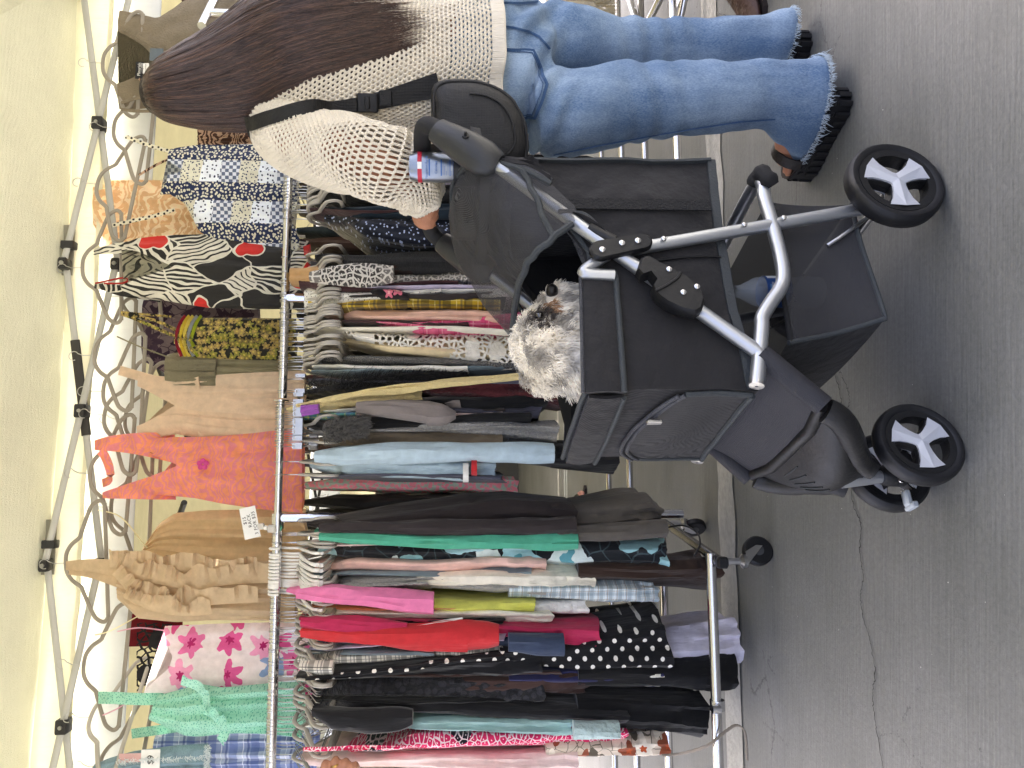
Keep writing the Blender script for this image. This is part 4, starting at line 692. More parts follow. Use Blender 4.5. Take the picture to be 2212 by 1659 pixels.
fl.build('flower_ornament', tc('flowr', '#d2559a'), parent=o)
mTA = tc('tan', '#cfb893', transl=.32, bump=(30, .5)); o = front_garment('skirt', 'tan cotton skirt lit from behind next to the ruffled blouse', 'skirt', [(316, 1195, 1180), (345, 1215, 1130), (380, 1235, 1108), (450, 1250, 1102), (560, 1262, 1100), (660, 1270, 1100)], mTA, 2.98, fold=.03, freq=5, thick=.03, group=HG); strap(o, [(212, 1102, .0), (262, 1118, .0), (318, 1184)], .004, tc('cream_cord', '#ded7b5'))
mTB = tc('tanblouse', '#c2ac8e', transl=.25, bump=(30, .6)); o = front_garment('blouse', 'tan sleeveless blouse covered in ruffles', 'blouse', [(262, 1300, 1226), (300, 1336, 1212), (380, 1344, 1208), (460, 1340, 1208), (540, 1340, 1210), (640, 1342, 1214)], mTB, 2.88, fold=.02, freq=8, thick=.035, group=HG)
strap(o, [(143, 1222, .0), (190, 1221, .03), (240, 1226, .035), (280, 1238, .03), (315, 1250, -.04)], lambda t: .03 + .05 * t, mTB); strap(o, [(150, 1232, .0), (200, 1240, .02), (262, 1262, .03)], .03, mTB)
def ruffle(o, pts, wid, mt, y0, seed, amp=.022, freq=26.0):
    p = crm([PL(v, d, y0) for v, d in pts], 10); m_ = MB(); n = len(p); vs = []; fs = []; nw = 5
    for i, q in enumerate(p):
        t = (p[min(n - 1, i + 1)] - p[max(0, i - 1)]).normalized(); sd = t.cross(DD).normalized()
        for j in range(nw + 1):
            f_ = j / nw; wv = amp * f_ * sin(i * freq / n * 2 * pi * .5 + seed + 5 * nz(i * .13, seed)) * (.45 + 1.1 * abs(nz(i * .21, seed + 9))); vs.append(q + sd * (wid * f_ * (1 + .5 * nz(i * .17, seed + 4))) - DD * (.01 + wv + .02 * f_) + t * (wv * .4))
    for i in range(n - 1):
        for j in range(nw): a = i * (nw + 1) + j; fs.append((a, a + 1, a + nw + 2, a + nw + 1))
    return MB().add(vs, fs).build('ruffle', mt, parent=o)
for k_, (pts, wd) in enumerate((([(250, 1230), (300, 1250), (350, 1262), (420, 1272), (500, 1262), (590, 1258)], .07), ([(245, 1240), (290, 1285), (340, 1300), (390, 1312), (470, 1305), (560, 1300)], .06), ([(270, 1290), (330, 1318), (400, 1330), (460, 1325)], .055), ([(240, 1225), (300, 1226), (380, 1232), (470, 1240), (560, 1236)], .06))): ruffle(o, pts, wd, mTB, 2.83, k_ * 2.1)
strap(o, [(205, 1372, .0), (240, 1362, .0), (300, 1330)], .004, tc('cream_cord', '#ded7b5')); 
mBL = tc('blacklace', '#1f1f22', alpha=a_lace(42.0, .1), transl=.0); o = front_garment('shawl', 'black crochet lace shawl with a red panel behind the floral camisole', 'shawl', [(296, 1500, 1345), (330, 1502, 1345), (390, 1480, 1350), (480, 1440, 1350)], mBL, 3.06, fold=.01, thick=.004, group=HG); MB().box(PL(335, 1360, 3.09), .12, .004, .2, (RD, DD, V((0, 0, 1)))).build('red_panel', tc('redpanel', '#6d1720'), parent=o)
mWF = tc('whitefl', p_floral('#e6dfe1', ['#d65f9c', '#e9a3c6', '#dd78ac', '#8ea8d0'], '#b02a6c', 11.0, rr=.47, thr=.42, pet=6, warp=.03, vein=None), transl=.35); o = front_garment('camisole', 'white camisole with large pink and blue flowers', 'camisole', [(355, 1500, 1352), (400, 1498, 1350), (500, 1496, 1346), (600, 1496, 1344), (690, 1500, 1344)], mWF, 2.91, fold=.014, freq=5, neck=lambda s: -48 * max(0, .4 - s) / .4 + 20 * max(0, 1 - abs(s - .55) / .4) + 2, group=HG)
strap(o, [(254, 1364, .0), (300, 1356, .02), (355, 1362, .02)], .004, tc('pinkcord', '#d9a9bd')); strap(o, [(222, 1545, .0), (255, 1530, .01), (300, 1500, .02)], .004, tc('pinkcord', '#d9a9bd'))
mMI = tc('mint', p_speck('#a6d8c6', '#5fae9c', 120.0, .22), transl=.3); o = front_garment('top', 'mint green printed ruffled top on a small hanger', 'top', [(325, 1555, 1500), (350, 1565, 1500), (400, 1590, 1486), (430, 1592, 1476), (480, 1586, 1484), (560, 1584, 1478), (655, 1588, 1470)], mMI, 2.86, fold=.03, freq=5, thick=.03, neck=lambda s: 20 * s, group=HG)
strap(o, [(213, 1507, .0), (250, 1508, .03), (300, 1510, .035), (340, 1510, .03), (370, 1512, -.03)], .04, mMI); strap(o, [(285, 1585, .0), (320, 1580, .03), (370, 1573, .03), (400, 1568, -.03)], .032, mMI)
ruffle(o, [(392, 1478), (425, 1490), (440, 1512), (432, 1530)], .035, mMI, 2.80, 3.0, .012, 9); ruffle(o, [(440, 1540), (462, 1552), (478, 1575), (470, 1592)], .035, mMI, 2.80, 5.0, .012, 9)
mPB = tc('plaidb', p_plaid('#b9c2d6', '#4d64a8', '#2f4488', '#e6e8f0', .075), transl=.2); o = front_garment('shirt', 'blue plaid shirt hanging behind the denim vest', 'shirt', [(335, 1670, 1590), (370, 1680, 1575), (460, 1690, 1572), (690, 1700, 1570)], mPB, 2.97, fold=.02, freq=8, group=HG)
mDE = tc('denim', '#7f98a6', transl=.05, bump=(180, .7), var=.25, vsc=20.0); o = front_garment('denim_vest', 'faded blue denim vest with frayed seams and a white price tag', 'vest', [(205, 1690, 1650), (240, 1690, 1636), (290, 1690, 1622), (380, 1692, 1610), (450, 1694, 1606)], mDE, 2.86, fold=.01, thick=.03, group=HG)
fr = []
for k_ in range(420):
    v, d = rnd.choice([(445 + rnd.uniform(-5, 8), rnd.uniform(1607, 1690)), (lerp(250, 450, rnd.random()), 0)])
    if d == 0: d = lerp(1645, 1634, (v - 250) / 200) + rnd.uniform(-3, 3)
    p = PL(v, d, 2.80); a = V((rnd.uniform(-1, 1), -.6, rnd.uniform(-1, .6))); fr.append([p, p + a * .006, p + a * .012 + V((0, 0, -.004))])
strands('frayed_edge', fr, .0009, cloth('fray_white', '#cfd6d8'), o)
tg = MB().box(PL(325, 1640, 2.80), .062, .0012, .062, (RD, DD, V((0, 0, 1)))).build('price_tag', mat('label_white', '#e8e8e6', .7), o); text_mesh('lettering', '$9', .03, MATS['print_ink'], tg, basis(PL(326, 1641, 2.80) - DD * .0012, RD, V((0, 0, 1)), -DD))
MB().box(PL(282, 1637, 2.805), .028, .0012, .075, (RD, DD, V((0, 0, 1)))).build('care_tag', mat('tag_pink', '#cfa7a5', .7), o)
# hangers hooked over the truss
for v, d, rz, kd, lb, tl in ((222, 136, 0, 'velvet', 'holding the olive tank top', 0), (246, 274, 0, 'velvet', 'holding the brown paisley dress', .05), (211, 394, .1, 'velvet', 'with a clip, above the patchwork dress', .1), (178, 580, 0, 'velvet', 'holding the leaf print dress', -.05), (204, 769, .1, 'velvet', 'holding the green halter top', -.05), (223, 845, 0, 'velvet', 'holding the grey green strapless top', 0), (226, 893, .1, 'velvet', 'holding the beige tank', .05), (195, 1021, 0, 'velvet', 'holding the coral halter dress', .03), (142, 1218, -.1, 'velvet', 'holding the tan ruffled blouse', -.04), (181, 1434, 0, 'velvet', 'holding the flowered camisole', .05), (196, 1549, .7, 'pale', 'holding the mint top', 0), (215, 1655, .4, 'velvet', 'holding the denim vest', 0)):
    p = PL(v, d, 2.94); hanger(kd, p + V((0, 0, .075)), atan2(RD.y, RD.x) + rz, 'grey velvet hanger ' + lb if kd == 'velvet' else 'small pale hanger ' + lb, 'hangers on the tent frame', tl)
for v, d, rz in ((262, 640, -.2), (270, 905, .2), (240, 1095, .1)): hanger('velvet', PL(v, d, 2.99) + V((0, 0, .075)), rz, 'empty looking grey velvet hanger between the hung dresses %s' % {640: 'by the mauve blouse', 905: 'above the beige tank', 1095: 'above the tan skirt'}[d], 'hangers on the tent frame')
# price sign clipped on the rail
sg = thing('price_sign', 'white handwritten price card clipped to the rail of the left rack', 'sign', PL(590, 1140, RY - .02)); cX = (RD + V((0, 0, .22))).normalized(); cZ = DD.cross(cX) * -1; cZ = V((0, 0, 1)); cZ = (cZ - cX * cZ.dot(cX)).normalized(); cc = PL(540, 1129, RY - .02)
cd_ = MB().box(cc, .103, .0012, .052, (cX, DD, cZ)).build('card', mat('label_white', '#e8e8e6', .7), sg)
for ln, dz, dx in (('$15', .015, .01), ('RACK', .0, .006), ('3 FOR $35', -.0155, -.004)): text_mesh('lettering', ln, .0155, MATS['print_ink'], cd_, basis(cc - DD * .0012 + cZ * dz + cX * dx, cX, cZ, -DD), spacing=1.12)
CLR = mat('clear_plastic', '#dedcd4', .15, var=0, alpha=.55, spec=.6)
MB().box(PL(564, 1137, RY - .02), .02, .012, .022, None, .003).build('clip', CLR, sg); MB().ball(PL(574, 1140, RY - .02), .008).build('ball_joint', WHPL, sg); MB().box(PL(587, 1142, RY - .02), .024, .02, .03, None, .004).build('clip', CLR, sg)
# fur collar and loose threads on rack garments
par = [o for o in COL.objects if 'fur collar' in o.get('label', '')][0]; fl = []
for k_ in range(2600):
    v = rnd.uniform(700, 790); d = 930 + rnd.uniform(-22, 14) - (v - 745) * .12; p = PL(v, d, RY - .2 - rnd.uniform(0, .05)); a = V((rnd.uniform(-.8, .8), -.7, rnd.uniform(-1, .2))).normalized() * rnd.uniform(.015, .035); fl.append([p, p + a * .6, p + a + V((0, 0, -.006))])
strands('fur_collar', fl, .0009, cloth('fur_grey', '#5f5d5b', var=.5, vsc=120.0), par)
par = [o for o in COL.objects if 'black fringed shawl' in o.get('label', '')][0]; fl = []
for k_ in range(900):
    t = rnd.random(); v = lerp(660, 1000, t); d = lerp(842, 812, t) + rnd.uniform(-16, 8); p = PL(v, d, RY - .19); a = V((rnd.uniform(-.4, 1.2), -.6, rnd.uniform(-1.2, .2))) * rnd.uniform(.015, .04); fl.append([p, p + a * .5 + V((0, 0, .004)), p + a])
strands('fringe', fl, .0008, cloth('fringe_black', '#1b1b1d'), par)
par = [o for o in COL.objects if 'maroon crochet' in o.get('label', '')][0]; fl = []
for k_ in range(260):
    p = PL(rnd.uniform(1195, 1225), rnd.uniform(815, 872), RY - rnd.uniform(-.1, .21)); fl.append([p, p + V((rnd.uniform(-.01, .01), 0, -.03)), p + V((rnd.uniform(-.015, .015), 0, -.075))])
strands('fringe', fl, .0014, gm('maroon'), par)
# ---------------------------------------------------------------- pet stroller
PHI = radians(26); SO = V((-.165, 1.445, 0)); SA = V((cos(PHI), sin(PHI), 0)); SB = V((-sin(PHI), cos(PHI), 0)); SZ = V((0, 0, 1))
def L(a, b, z): return SO + SA * a + SB * b + SZ * z
def S(v, d, b):
    """picture point on the stroller's lengthwise plane b -> (a, z)"""
    r = ray(v, d); t = (b + SO.dot(SB)) / r.dot(SB); p = CC + r * t; return (p - SO).dot(SA), p.z
SAX = (SA, SB, SZ)
ST = thing('pet_stroller', 'black pet stroller with silver frame, mesh hood and grey-spoked wheels', 'stroller', L(.3, 0, 0))
FAB = mat('stroller_fabric', '#1e1d1e', .75, bump=(26, .7), var=.16, vsc=20.0, weave=2600.0, spec=.3, sheen=.1); BIND = mat('grey_binding_tape', '#35393b', .7, bump=(200, .3), var=.12); VINYL = mat('dark_vinyl', '#26262b', .62, bump=(20, .3), var=.1, weave=2200.0); INNER = mat('black_lining', '#131314', .85, bump=(60, .2), var=.1)
NET = mat('black_net', '#3b3b3d', .6, var=.2, bump=(30, .2), alpha=a_mesh(.0013, .33), spec=.4); NETD = mat('black_net_window', '#343436', .6, var=.15, alpha=a_mesh(.0013, .55), spec=.4); ZIP = mat('zip_teeth', '#55565a', .35, .6, var=.5, vsc=400.0, bump=(600, .6))
SCREW = mat('bright_rivet', '#cfcfcf', .2, 1.0, var=.05)
def rivet(par, a, b, z, s=-1, r=.0065): MB().lathe(L(a, b, z), SB * s, ((r, 0), (r * .9, r * .35), (r * .45, r * .6), (.0005, r * .65)), 12).build('rivet', SCREW, par)
def side_tube(name, pts, r, mt, bs=(-.19, .19), n=14, sm=5, par=ST):
    out = []
    for b in bs: out.append(MB().tube(crm([L(a, b, z) for a, z in pts], sm) if sm else [L(a, b, z) for a, z in pts], r, n).build(name, mt, par))
    return out
# frame
for o in side_tube('main_tube', [(.585, .885), (.367, .653), (.138, .397)], .0135, ALU, sm=0): 
    s_ = -.19 if o.name == 'main_tube' else .19
for o, b in zip(side_tube('rear_leg', [(.367, .653), (.478, .149), (.492, .098)], .0125, ALU, sm=0), (-.205, .205)):
    for t in (.18, .5, .66): rivet(o, lerp(.367, .478, t), b * 1.01, lerp(.653, .149, t), -1 if b < 0 else 1, .0055)
bt = [(.53, .338), (.502, .342), (.44, .338), (.36, .335), (.313, .339), (.285, .352), (.255, .375), (.225, .395), (.2, .400), (.09, .428)]
for o, b in zip(side_tube('basket_tube', bt, .0135, ALU), (-.19, .19)):
    MB().lathe(L(.09, b, .428), (L(.09, b, .428) - L(.1, b, .4255)), ((.0136, -.004), (.0136, .003), (.003, .004), (.003, .001)), 14).build('end_cap', STEEL, o)
MB().tube(crm([L(.53, -.19, .338), L(.56, -.17, .338), L(.57, -.1, .338), L(.57, .1, .338), L(.56, .17, .338), L(.53, .19, .338)], 5), .0135, 12).build('rear_crossbar', ALU, ST)
MB().tube([L(.505, -.2, .097), L(.505, .2, .097)], .009, 12).build('rear_axle', STEEL, ST)
for b in (-.19, .19): MB().tube(crm([L(.385, b * .98, .64), L(.345, b, .69), L(.325, b, .715), L(.318, b, .71), L(.315, b, .66)], 5), .0115, 12).build('rim_tube', ALU, ST); MB().tube([L(.475, b * .95, .12), L(.42, b * .9, .20), L(.41, b * .85, .22)], .004, 8).build('brake_wire', STEEL, ST)
# hinge brackets and lock grips
def plate(name, poly, b, th, mt, par=ST, bev=.004):
    P = [V((a, z)) for a, z in poly]; c = sum(P, V((0, 0))) / len(P); s_ = 1 if b > 0 else -1; rings = []
    for k, off in ((.94, 0), (1, bev), (1, th - bev), (.93, th)):
        rings.append([L(c.x + (p.x - c.x) * k, b + s_ * off, c.y + (p.y - c.y) * k) for p in P])
    return MB().loft(rings).build(name, mt, par)
def pill(a0, z0, a1, z1, r, n=8, r1=None):
    r1 = r1 or r; an = atan2(z1 - z0, a1 - a0); pts = [(a1 + r1 * cos(an - pi / 2 + pi * k / n), z1 + r1 * sin(an - pi / 2 + pi * k / n)) for k in range(n + 1)]; return pts + [(a0 + r * cos(an + pi / 2 + pi * k / n), z0 + r * sin(an + pi / 2 + pi * k / n)) for k in range(n + 1)]
for b in (-.2, .2):
    o = plate('hinge_bracket', pill(.345, .668, .392, .598, .021, 8, .017) if 0 else pill(*S(1293, 548, -.2), *S(1388, 530, -.2), .0195, 8, .0165), b, .016, BLKPL)
    for v, d in ((1298, 551), (1340, 537), (1374, 532)): a, z = S(v, d, -.2); rivet(o, a, b * 1.082, z, -1 if b < 0 else 1, .0065)
    pts = [S(v, d, -.2) for v, d in ((1380, 570), (1392, 566), (1432, 588), (1478, 612), (1508, 640), (1516, 662), (1510, 682), (1497, 690), (1470, 684), (1436, 668), (1410, 648), (1404, 632), (1412, 618), (1398, 600), (1380, 606), (1371, 596))]
    o = plate('lock_grip', pts, b * .97, .032, BLKPL, bev=.007)
    for v, d in ((1438, 600), (1497, 637), (1468, 649)): a, z = S(v, d, -.2); rivet(o, a, b * .97 + (.0325 if b > 0 else -.0325), z, -1 if b < 0 else 1, .006)
    rr = [S(v, d, -.2) for v, d in ((1408, 646), (1432, 634), (1455, 618), (1462, 606))]; MB().tube(crm([L(a, b * .97 + (.033 if b > 0 else -.033), z) for a, z in rr], 4), .003, 6).build('grip_ridge', BLKPL, o)
# handle, console, cup tray
hp = [L(.615, -.19, .925), L(.655, -.19, .978), L(.682, -.183, 1.012), L(.692, -.15, 1.024), L(.692, -.08, 1.027), L(.692, .08, 1.027), L(.692, .15, 1.024), L(.682, .183, 1.012), L(.655, .19, .978), L(.615, .19, .925)]
MB().tube(crm(hp, 6), .0185, 16).build('push_handle', mat('foam_grip', '#1b1b1c', .75, bump=(300, .15), var=.08), ST)
for b in (-1, 1):
    path = [(.665, .992, .027, .022), (.645, .968, .031, .03), (.618, .932, .036, .036), (.592, .898, .038, .036), (.578, .876, .03, .03), (.573, .868, .022, .024)]; rings = []
    for i, (a, z, ra, rb) in enumerate(path):
        t = V((path[min(5, i + 1)][0] - path[max(0, i - 1)][0], path[min(5, i + 1)][1] - path[max(0, i - 1)][1])).normalized(); nrm = SA * t.y - SZ * t.x
        rings.append([L(a, b * .188, z) + nrm * (ra * cos(2 * pi * j / 16)) + SB * (rb * sin(2 * pi * j / 16)) for j in range(16)])
    o = MB().loft(rings).build('handle_console', mat('grey_black_plastic', '#2c2d2e', .42, var=.1, bump=(200, .08)), ST); MB().lathe(L(.617, b * .222, .935), SB * b, ((.007, 0), (.007, .004), (.003, .005), (.003, .012), (.0005, .013)), 12).build('button', BLKPL, o)
tr = MB(); tr.loft([[L(a, b, z) for a, z in ((.575, .885), (.68, .905), (.685, .925), (.58, .905))] for b in (-.18, .18)]); tr.build('cup_tray', BLKPL, ST)
MB().disc(L(.65, -.095, .935), SZ, .0345, .040, .05, 28).build('cup_ring', BLKPL, ST); MB().disc(L(.65, .09, .935), SZ, .036, .042, .05, 28).build('cup_ring', BLKPL, ST)
# wheels
def wheel(c, ax, r, w_, spin, par, name='wheel'):
    ax = V(ax).normalized(); root = thing(name, None, None, c); root.parent = par; root.location = V(c) - ORG[par.name]; ORG[root.name] = V(c)
    pr = [(.78 * r, -w_ * .36), (.86 * r, -w_ * .47), (.93 * r, -w_ * .46), (.985 * r, -w_ * .33), (r, -w_ * .1), (r, w_ * .1), (.985 * r, w_ * .33), (.93 * r, w_ * .46), (.86 * r, w_ * .47), (.78 * r, w_ * .36)]
    u = ax.orthogonal().normalized(); 
    u = (SZ - ax * SZ.dot(ax)).normalized(); w2 = ax.cross(u); n = 48
    ring = lambda prof: MB().loft([[c + ax * h + (u * cos(2 * pi * j / n) + w2 * sin(2 * pi * j / n)) * q for q, h in prof] for j in range(n)], wrap=True)
    ring(pr).build('tyre', RUBBER, root); ring([(.64 * r, -w_ * .38), (.79 * r, -w_ * .40), (.80 * r, -w_ * .3), (.80 * r, w_ * .3), (.79 * r, w_ * .40), (.64 * r, w_ * .38), (.66 * r, 0)]).build('rim', BLKPL, root)
    for sd in (-1, 1):
        pl = []; 
        for k in range(3):
            al = spin + 2 * pi * k / 3
            for ang, q in ((-60, .17), (-42, .21), (-29, .32), (-24, .5), (-26, .70), (26, .70), (24, .5), (29, .32), (42, .21)): pl.append((al + radians(ang), q * r))
        f0 = [c + ax * (sd * w_ * .30) + (u * cos(a) + w2 * sin(a)) * q for a, q in pl]; f1 = [p + ax * (sd * w_ * .10) for p in f0]; m_ = MB(); n_ = len(pl)
        big = [c + ax * (sd * w_ * .28) + (u * cos(a) + w2 * sin(a)) * (q * 1.0) + ((u * cos(a) + w2 * sin(a)).cross(ax)) * 0 for a, q in pl]
        ridge = [c + ax * (sd * w_ * .50) + (u * cos(spin + 2 * pi * (i // 9) / 3) + w2 * sin(spin + 2 * pi * (i // 9) / 3)) * (pl[i][1] * .75 if 2 <= i % 9 <= 7 else 0) for i in range(n_)]
        vs = f0 + f1 + [c + ax * (sd * w_ * .5)] + [c + ax * (sd * w_ * .47) + (u * cos(spin + 2 * pi * k / 3) + w2 * sin(spin + 2 * pi * k / 3)) * .68 * r for k in range(3)]
        fs = [(i, (i + 1) % n_, n_ + (i + 1) % n_, n_ + i) for i in range(n_)]
        for i in range(n_):
            k = i // 9; j = (i + 1) % n_; q0, q1 = i % 9, i % 9
            tip = 2 * n_ + 1 + k
            if i % 9 in (2, 3, 4, 5, 6): fs.append((n_ + i, n_ + j, tip)) if i % 9 == 4 else fs.append((n_ + i, n_ + j, tip))
            elif i % 9 in (0, 8): fs.append((n_ + i, n_ + j, 2 * n_))
            else: fs.append((n_ + i, n_ + j, 2 * n_))
        for k in range(3): fs.append((n_ + k * 9 + 2, 2 * n_ + 1 + k, 2 * n_)); fs.append((n_ + k * 9 + 7, 2 * n_, 2 * n_ + 1 + k))
        MB().add(vs, fs).build('spokes', mat('silver_painted_plastic', '#c9cbcf', .4, .25, var=.04), root, smooth=False)
        m_ = MB(); bk = [c + ax * (sd * w_ * .05) + (u * cos(a) + w2 * sin(a)) * q * 1.02 + V((0, 0, 0)) for a, q in pl]; wd = []
        for i in range(n_):
            a, q = pl[i]; k = i // 9; al = spin + 2 * pi * k / 3; da = a - al; wd.append(c + ax * (sd * w_ * .29) + (u * cos(al + da * 1.16) + w2 * sin(al + da * 1.16)) * (q * 1.03))
        m_.loft([[p - ax * (sd * w_ * .28) for p in wd], wd]).build('spoke_backing', BLKPL, root)
    MB().lathe(c - ax * w_ * .32, ax, ((.010, 0), (.012, w_ * .1), (.012, w_ * .54), (.010, w_ * .64)), 14).build('hub', BLKPL, root)
    return root
wheel(L(.507, -.228, .095), SB, .095, .042, radians(150), ST); wheel(L(.507, .228, .095), SB, .095, .042, radians(20), ST)
CY = radians(-6); CAX = SB * cos(CY) + SA * sin(CY); hb = L(-.014, 0, .1); wc = L(.02, 0, .083)
wheel(wc - CAX * .062, CAX, .083, .036, radians(25), ST, 'front_wheel'); wheel(wc + CAX * .062, CAX, .083, .036, radians(80), ST, 'front_wheel')
MB().tube([wc - CAX * .06, wc + CAX * .06], .007, 10).build('front_axle', STEEL, ST)
MB().tube([L(-.026, 0, .215), L(-.015, 0, .125)], .0125, 14).build('caster_post', ALU, ST)
MB().lathe(L(-.013, 0, .085), SZ, ((.019, 0), (.023, .01), (.021, .04), (.017, .05)), 16).build('caster_hub', BLKPL, ST)
for s_ in (-1, 1): MB().prism([L(-.03, s_ * .022, .115), L(.0, s_ * .022, .12), L(.035, s_ * .022, .09), L(.028, s_ * .022, .07), L(-.01, s_ * .022, .08)], CAX * (.012 * s_)).build('caster_fork', BLKPL, ST)
MB().box(L(-.05, .03, .075), .03, .02, .012, SAX, .003).build('swivel_lock', mat('pale_grey_clip', '#aeb4b7', .5), ST); MB().box(L(-.066, .03, .07), .012, .034, .014, SAX, .003).build('swivel_lock', MATS['pale_grey_clip'], ST); MB().lathe(L(-.03, -.021, .108), -SB, ((.006, 0), (.006, .003), (.002, .004)), 10).build('bolt', SCREW, ST)
# cabin
def zbot(a): return .428 + .012 * sin((a - .09) * 6)
def ztop(a): return tab([(.085, .727), (.2, .716), (.33, .706), (.38, .71), (.44, .745), (.5, .79), (.58, .835)], a)[0]
def slab(fn, nu, nv, th, nrm):
    """sheet with thickness th along nrm(u,v)"""
    F = [[fn(i / nu, j / nv) for i in range(nu + 1)] for j in range(nv + 1)]; R = []
    for j in range(nv + 1): R.append(F[j] + [p - nrm * th for p in reversed(F[j])])
    return MB().loft(R)
for s_ in (-1, 1):
    def fs_(u, t, s_=s_):
        a = lerp(.092, .60 + .016 * (1 - t), u); z = lerp(zbot(a), ztop(a), t); q = .168 + .014 * sin(pi * u) * sin(pi * t) + .006 * nz(a * 9, z * 9, s_ + 2) + .004 * nz(a * 26 + z * 20, z * 10 - a * 14, s_); return L(a, s_ * q, z)
    o = slab(fs_, 46, 26, .006, SB * s_).build('cabin_side', FAB, ST)
    ed = [fs_(i / 40, 0) + SB * s_ * .003 for i in range(41)]; MB().strip(ed, SZ, .017, .006).build('bottom_binding', BIND, o)
    MB().strip([fs_(i / 30, t0) + SB * s_ * .004 for i, t0 in ((k, .0 + .97 * 1) for k in range(12, 31))], SZ, .008, .004).build('top_binding', BIND, o)
    if s_ < 0:
        # folded-down flap along the rim, with zip and binding
        def ff(u, t): a = lerp(.078, .322, u); return L(a, -.184 - .006 * sin(pi * t) - .003 * nz(a * 20, t * 3), lerp(.73, .73 - .062 - .006 * (1 - u), t) - .012 * u)
        fl_ = slab(ff, 26, 8, .007, -SB).build('rim_flap', FAB, o)
        MB().tube([ff(i / 24, 1) - SB * .002 for i in range(25)] + [ff(1, .5), ff(1, .05)], .0055, 8).build('flap_binding', BIND, fl_); MB().tube([ff(i / 24, 0) + SZ * .004 for i in range(25)], .0032, 8).build('zip', ZIP, fl_)
        wb = [S(v, 440 + (v - 1230) * .012, -.186) for v in range(1210, 1537, 12)]; MB().strip([L(a, -.186, z) for a, z in wb], SA, .026, .004).build('webbing_strap', mat('webbing', '#1a1a1b', .8, bump=(240, .9), var=.15), o)
        MB().strip([fs_(lerp(.53, .50, t / 12), .02 + .72 * t / 12) - SB * .004 for t in range(13)], SA, .004, .003).build('side_seam', INNER, o)
        MB().strip([fs_(.985, t / 16) + SA * .006 for t in range(17)], SB, .02, .006).build('rear_binding', BIND, o)
def ffr(u, t): z = lerp(.418, .727, t); b = lerp(-.168, .168, u); return L(.089 - .020 * sin(pi * u) * sin(pi * min(1, t * .9)) - .004 * nz(b * 14, z * 14, 5) + .012 * t * (1 - t), b, z + .004 * sin(pi * u))
fr_ = slab(ffr, 26, 22, .006, -SA).build('cabin_front', FAB, ST)
def win(u, t):                                                     # arched window: full width below, round above
    h = .25 + .75 * (sin(pi * (.12 + .76 * u)) ** .8) if t > 0 else 0; zt = .03 + .62 * t * (.55 + .45 * sin(pi * (.06 + .88 * u)) ** .6) * (.88 + .14 * u); p = ffr(.02 + .96 * u, zt); return p - SA * .005
wn = sheet(win, 24, 14).build('window_net', NETD, fr_); MB().tube([win(i / 30, 1) - SA * .002 for i in range(31)], .0045, 8).build('window_zip', ZIP, wn); MB().tube([win(i / 30, 1) - SA * .003 + SZ * .012 for i in range(31)], .004, 8).build('window_zip', ZIP, wn); MB().tube([win(i / 24, 0) - SA * .002 for i in range(25)], .006, 8).build('window_binding', BIND, wn); MB().tube([win(1, i / 12) for i in range(13)], .005, 8).build('window_binding', BIND, wn); MB().tube([win(0, i / 12) for i in range(13)], .005, 8).build('window_binding', BIND, wn); MB().box(win(.22, 1) - SA * .012, .006, .012, .03, SAX, .002).build('zip_puller', STEEL, wn)
MB().tube([ffr(i / 24, 1) for i in range(25)], .005, 8).build('front_rim', BIND, fr_); 
def frf(u, t): p = ffr(u, lerp(.98, .78, t)); return p - SA * (.012 + .004 * sin(pi * t))
q_ = slab(frf, 24, 6, .006, -SA).build('front_flap', FAB, fr_); MB().tube([frf(i / 24, 1) - SA * .002 for i in range(25)], .005, 8).build('flap_binding', BIND, q_)
slab(lambda u, t: L(.607 + .012 * (1 - t) + .008 * sin(pi * u), lerp(-.168, .168, u), lerp(.424, .835, t)), 16, 16, .006, SA).build('cabin_rear', FAB, ST)
slab(lambda u, t: L(lerp(.095, .61, u), lerp(-.165, .165, t), .432 - .006 * sin(pi * u)), 16, 8, .006, -SZ).build('cabin_floor', INNER, ST)
for s_ in (-1, 1): slab(lambda u, t, s_=s_: L(lerp(.11, .59, u), s_ * .156, lerp(.44, ztop(lerp(.11, .59, u)) - .012, t)), 12, 6, .003, SB * s_).build('cabin_lining', INNER, ST)
# hood
def hood(t, th, k=1.0):
    """t 0 rear hoop .. 1 front edge; th 0..pi from near pivot over the top to the far pivot"""
    ta, tz = tab([(0, .625, .945), (.35, .555, .945), (.7, .445, .885), (1, .352, .812)], t); la, lz = tab([(0, .51, .77), (.5, .455, .725), (1, .415, .735)], t)
    h = max(0, sin(th)) ** lerp(.74, .46, t); b = -.212 * (abs(cos(th)) ** lerp(.74, .56, t)) * (1 if cos(th) > 0 else -1); a = lerp(la, ta, h); z = lerp(lz, tz, h) + .02 * sin(th) ** 2
    f_ = .006 * nz(t * 5, th * 2, 3) + .004 * nz(t * 9, th * 5, 4); return L(a + f_, b * (1 + .1 * f_ / .01 * .2), z + f_)
ho = sheet(lambda u, t: hood(u, pi * t), 26, 44).build('hood_net', NET, ST)
MB().tube([hood(0, pi * i / 44) for i in range(45)], .006, 8).build('hood_binding', BIND, ho); MB().tube([hood(1, pi * i / 44) for i in range(45)], .007, 8).build('hood_binding', BIND, ho); MB().tube([hood(.02, pi * i / 44) + SA * .010 for i in range(45)], .0045, 8).build('hood_zip', ZIP, ho)
for th in (.06, .94): MB().tube([hood(i / 20, pi * th) for i in range(21)], .006, 8).build('hood_binding', BIND, ho)
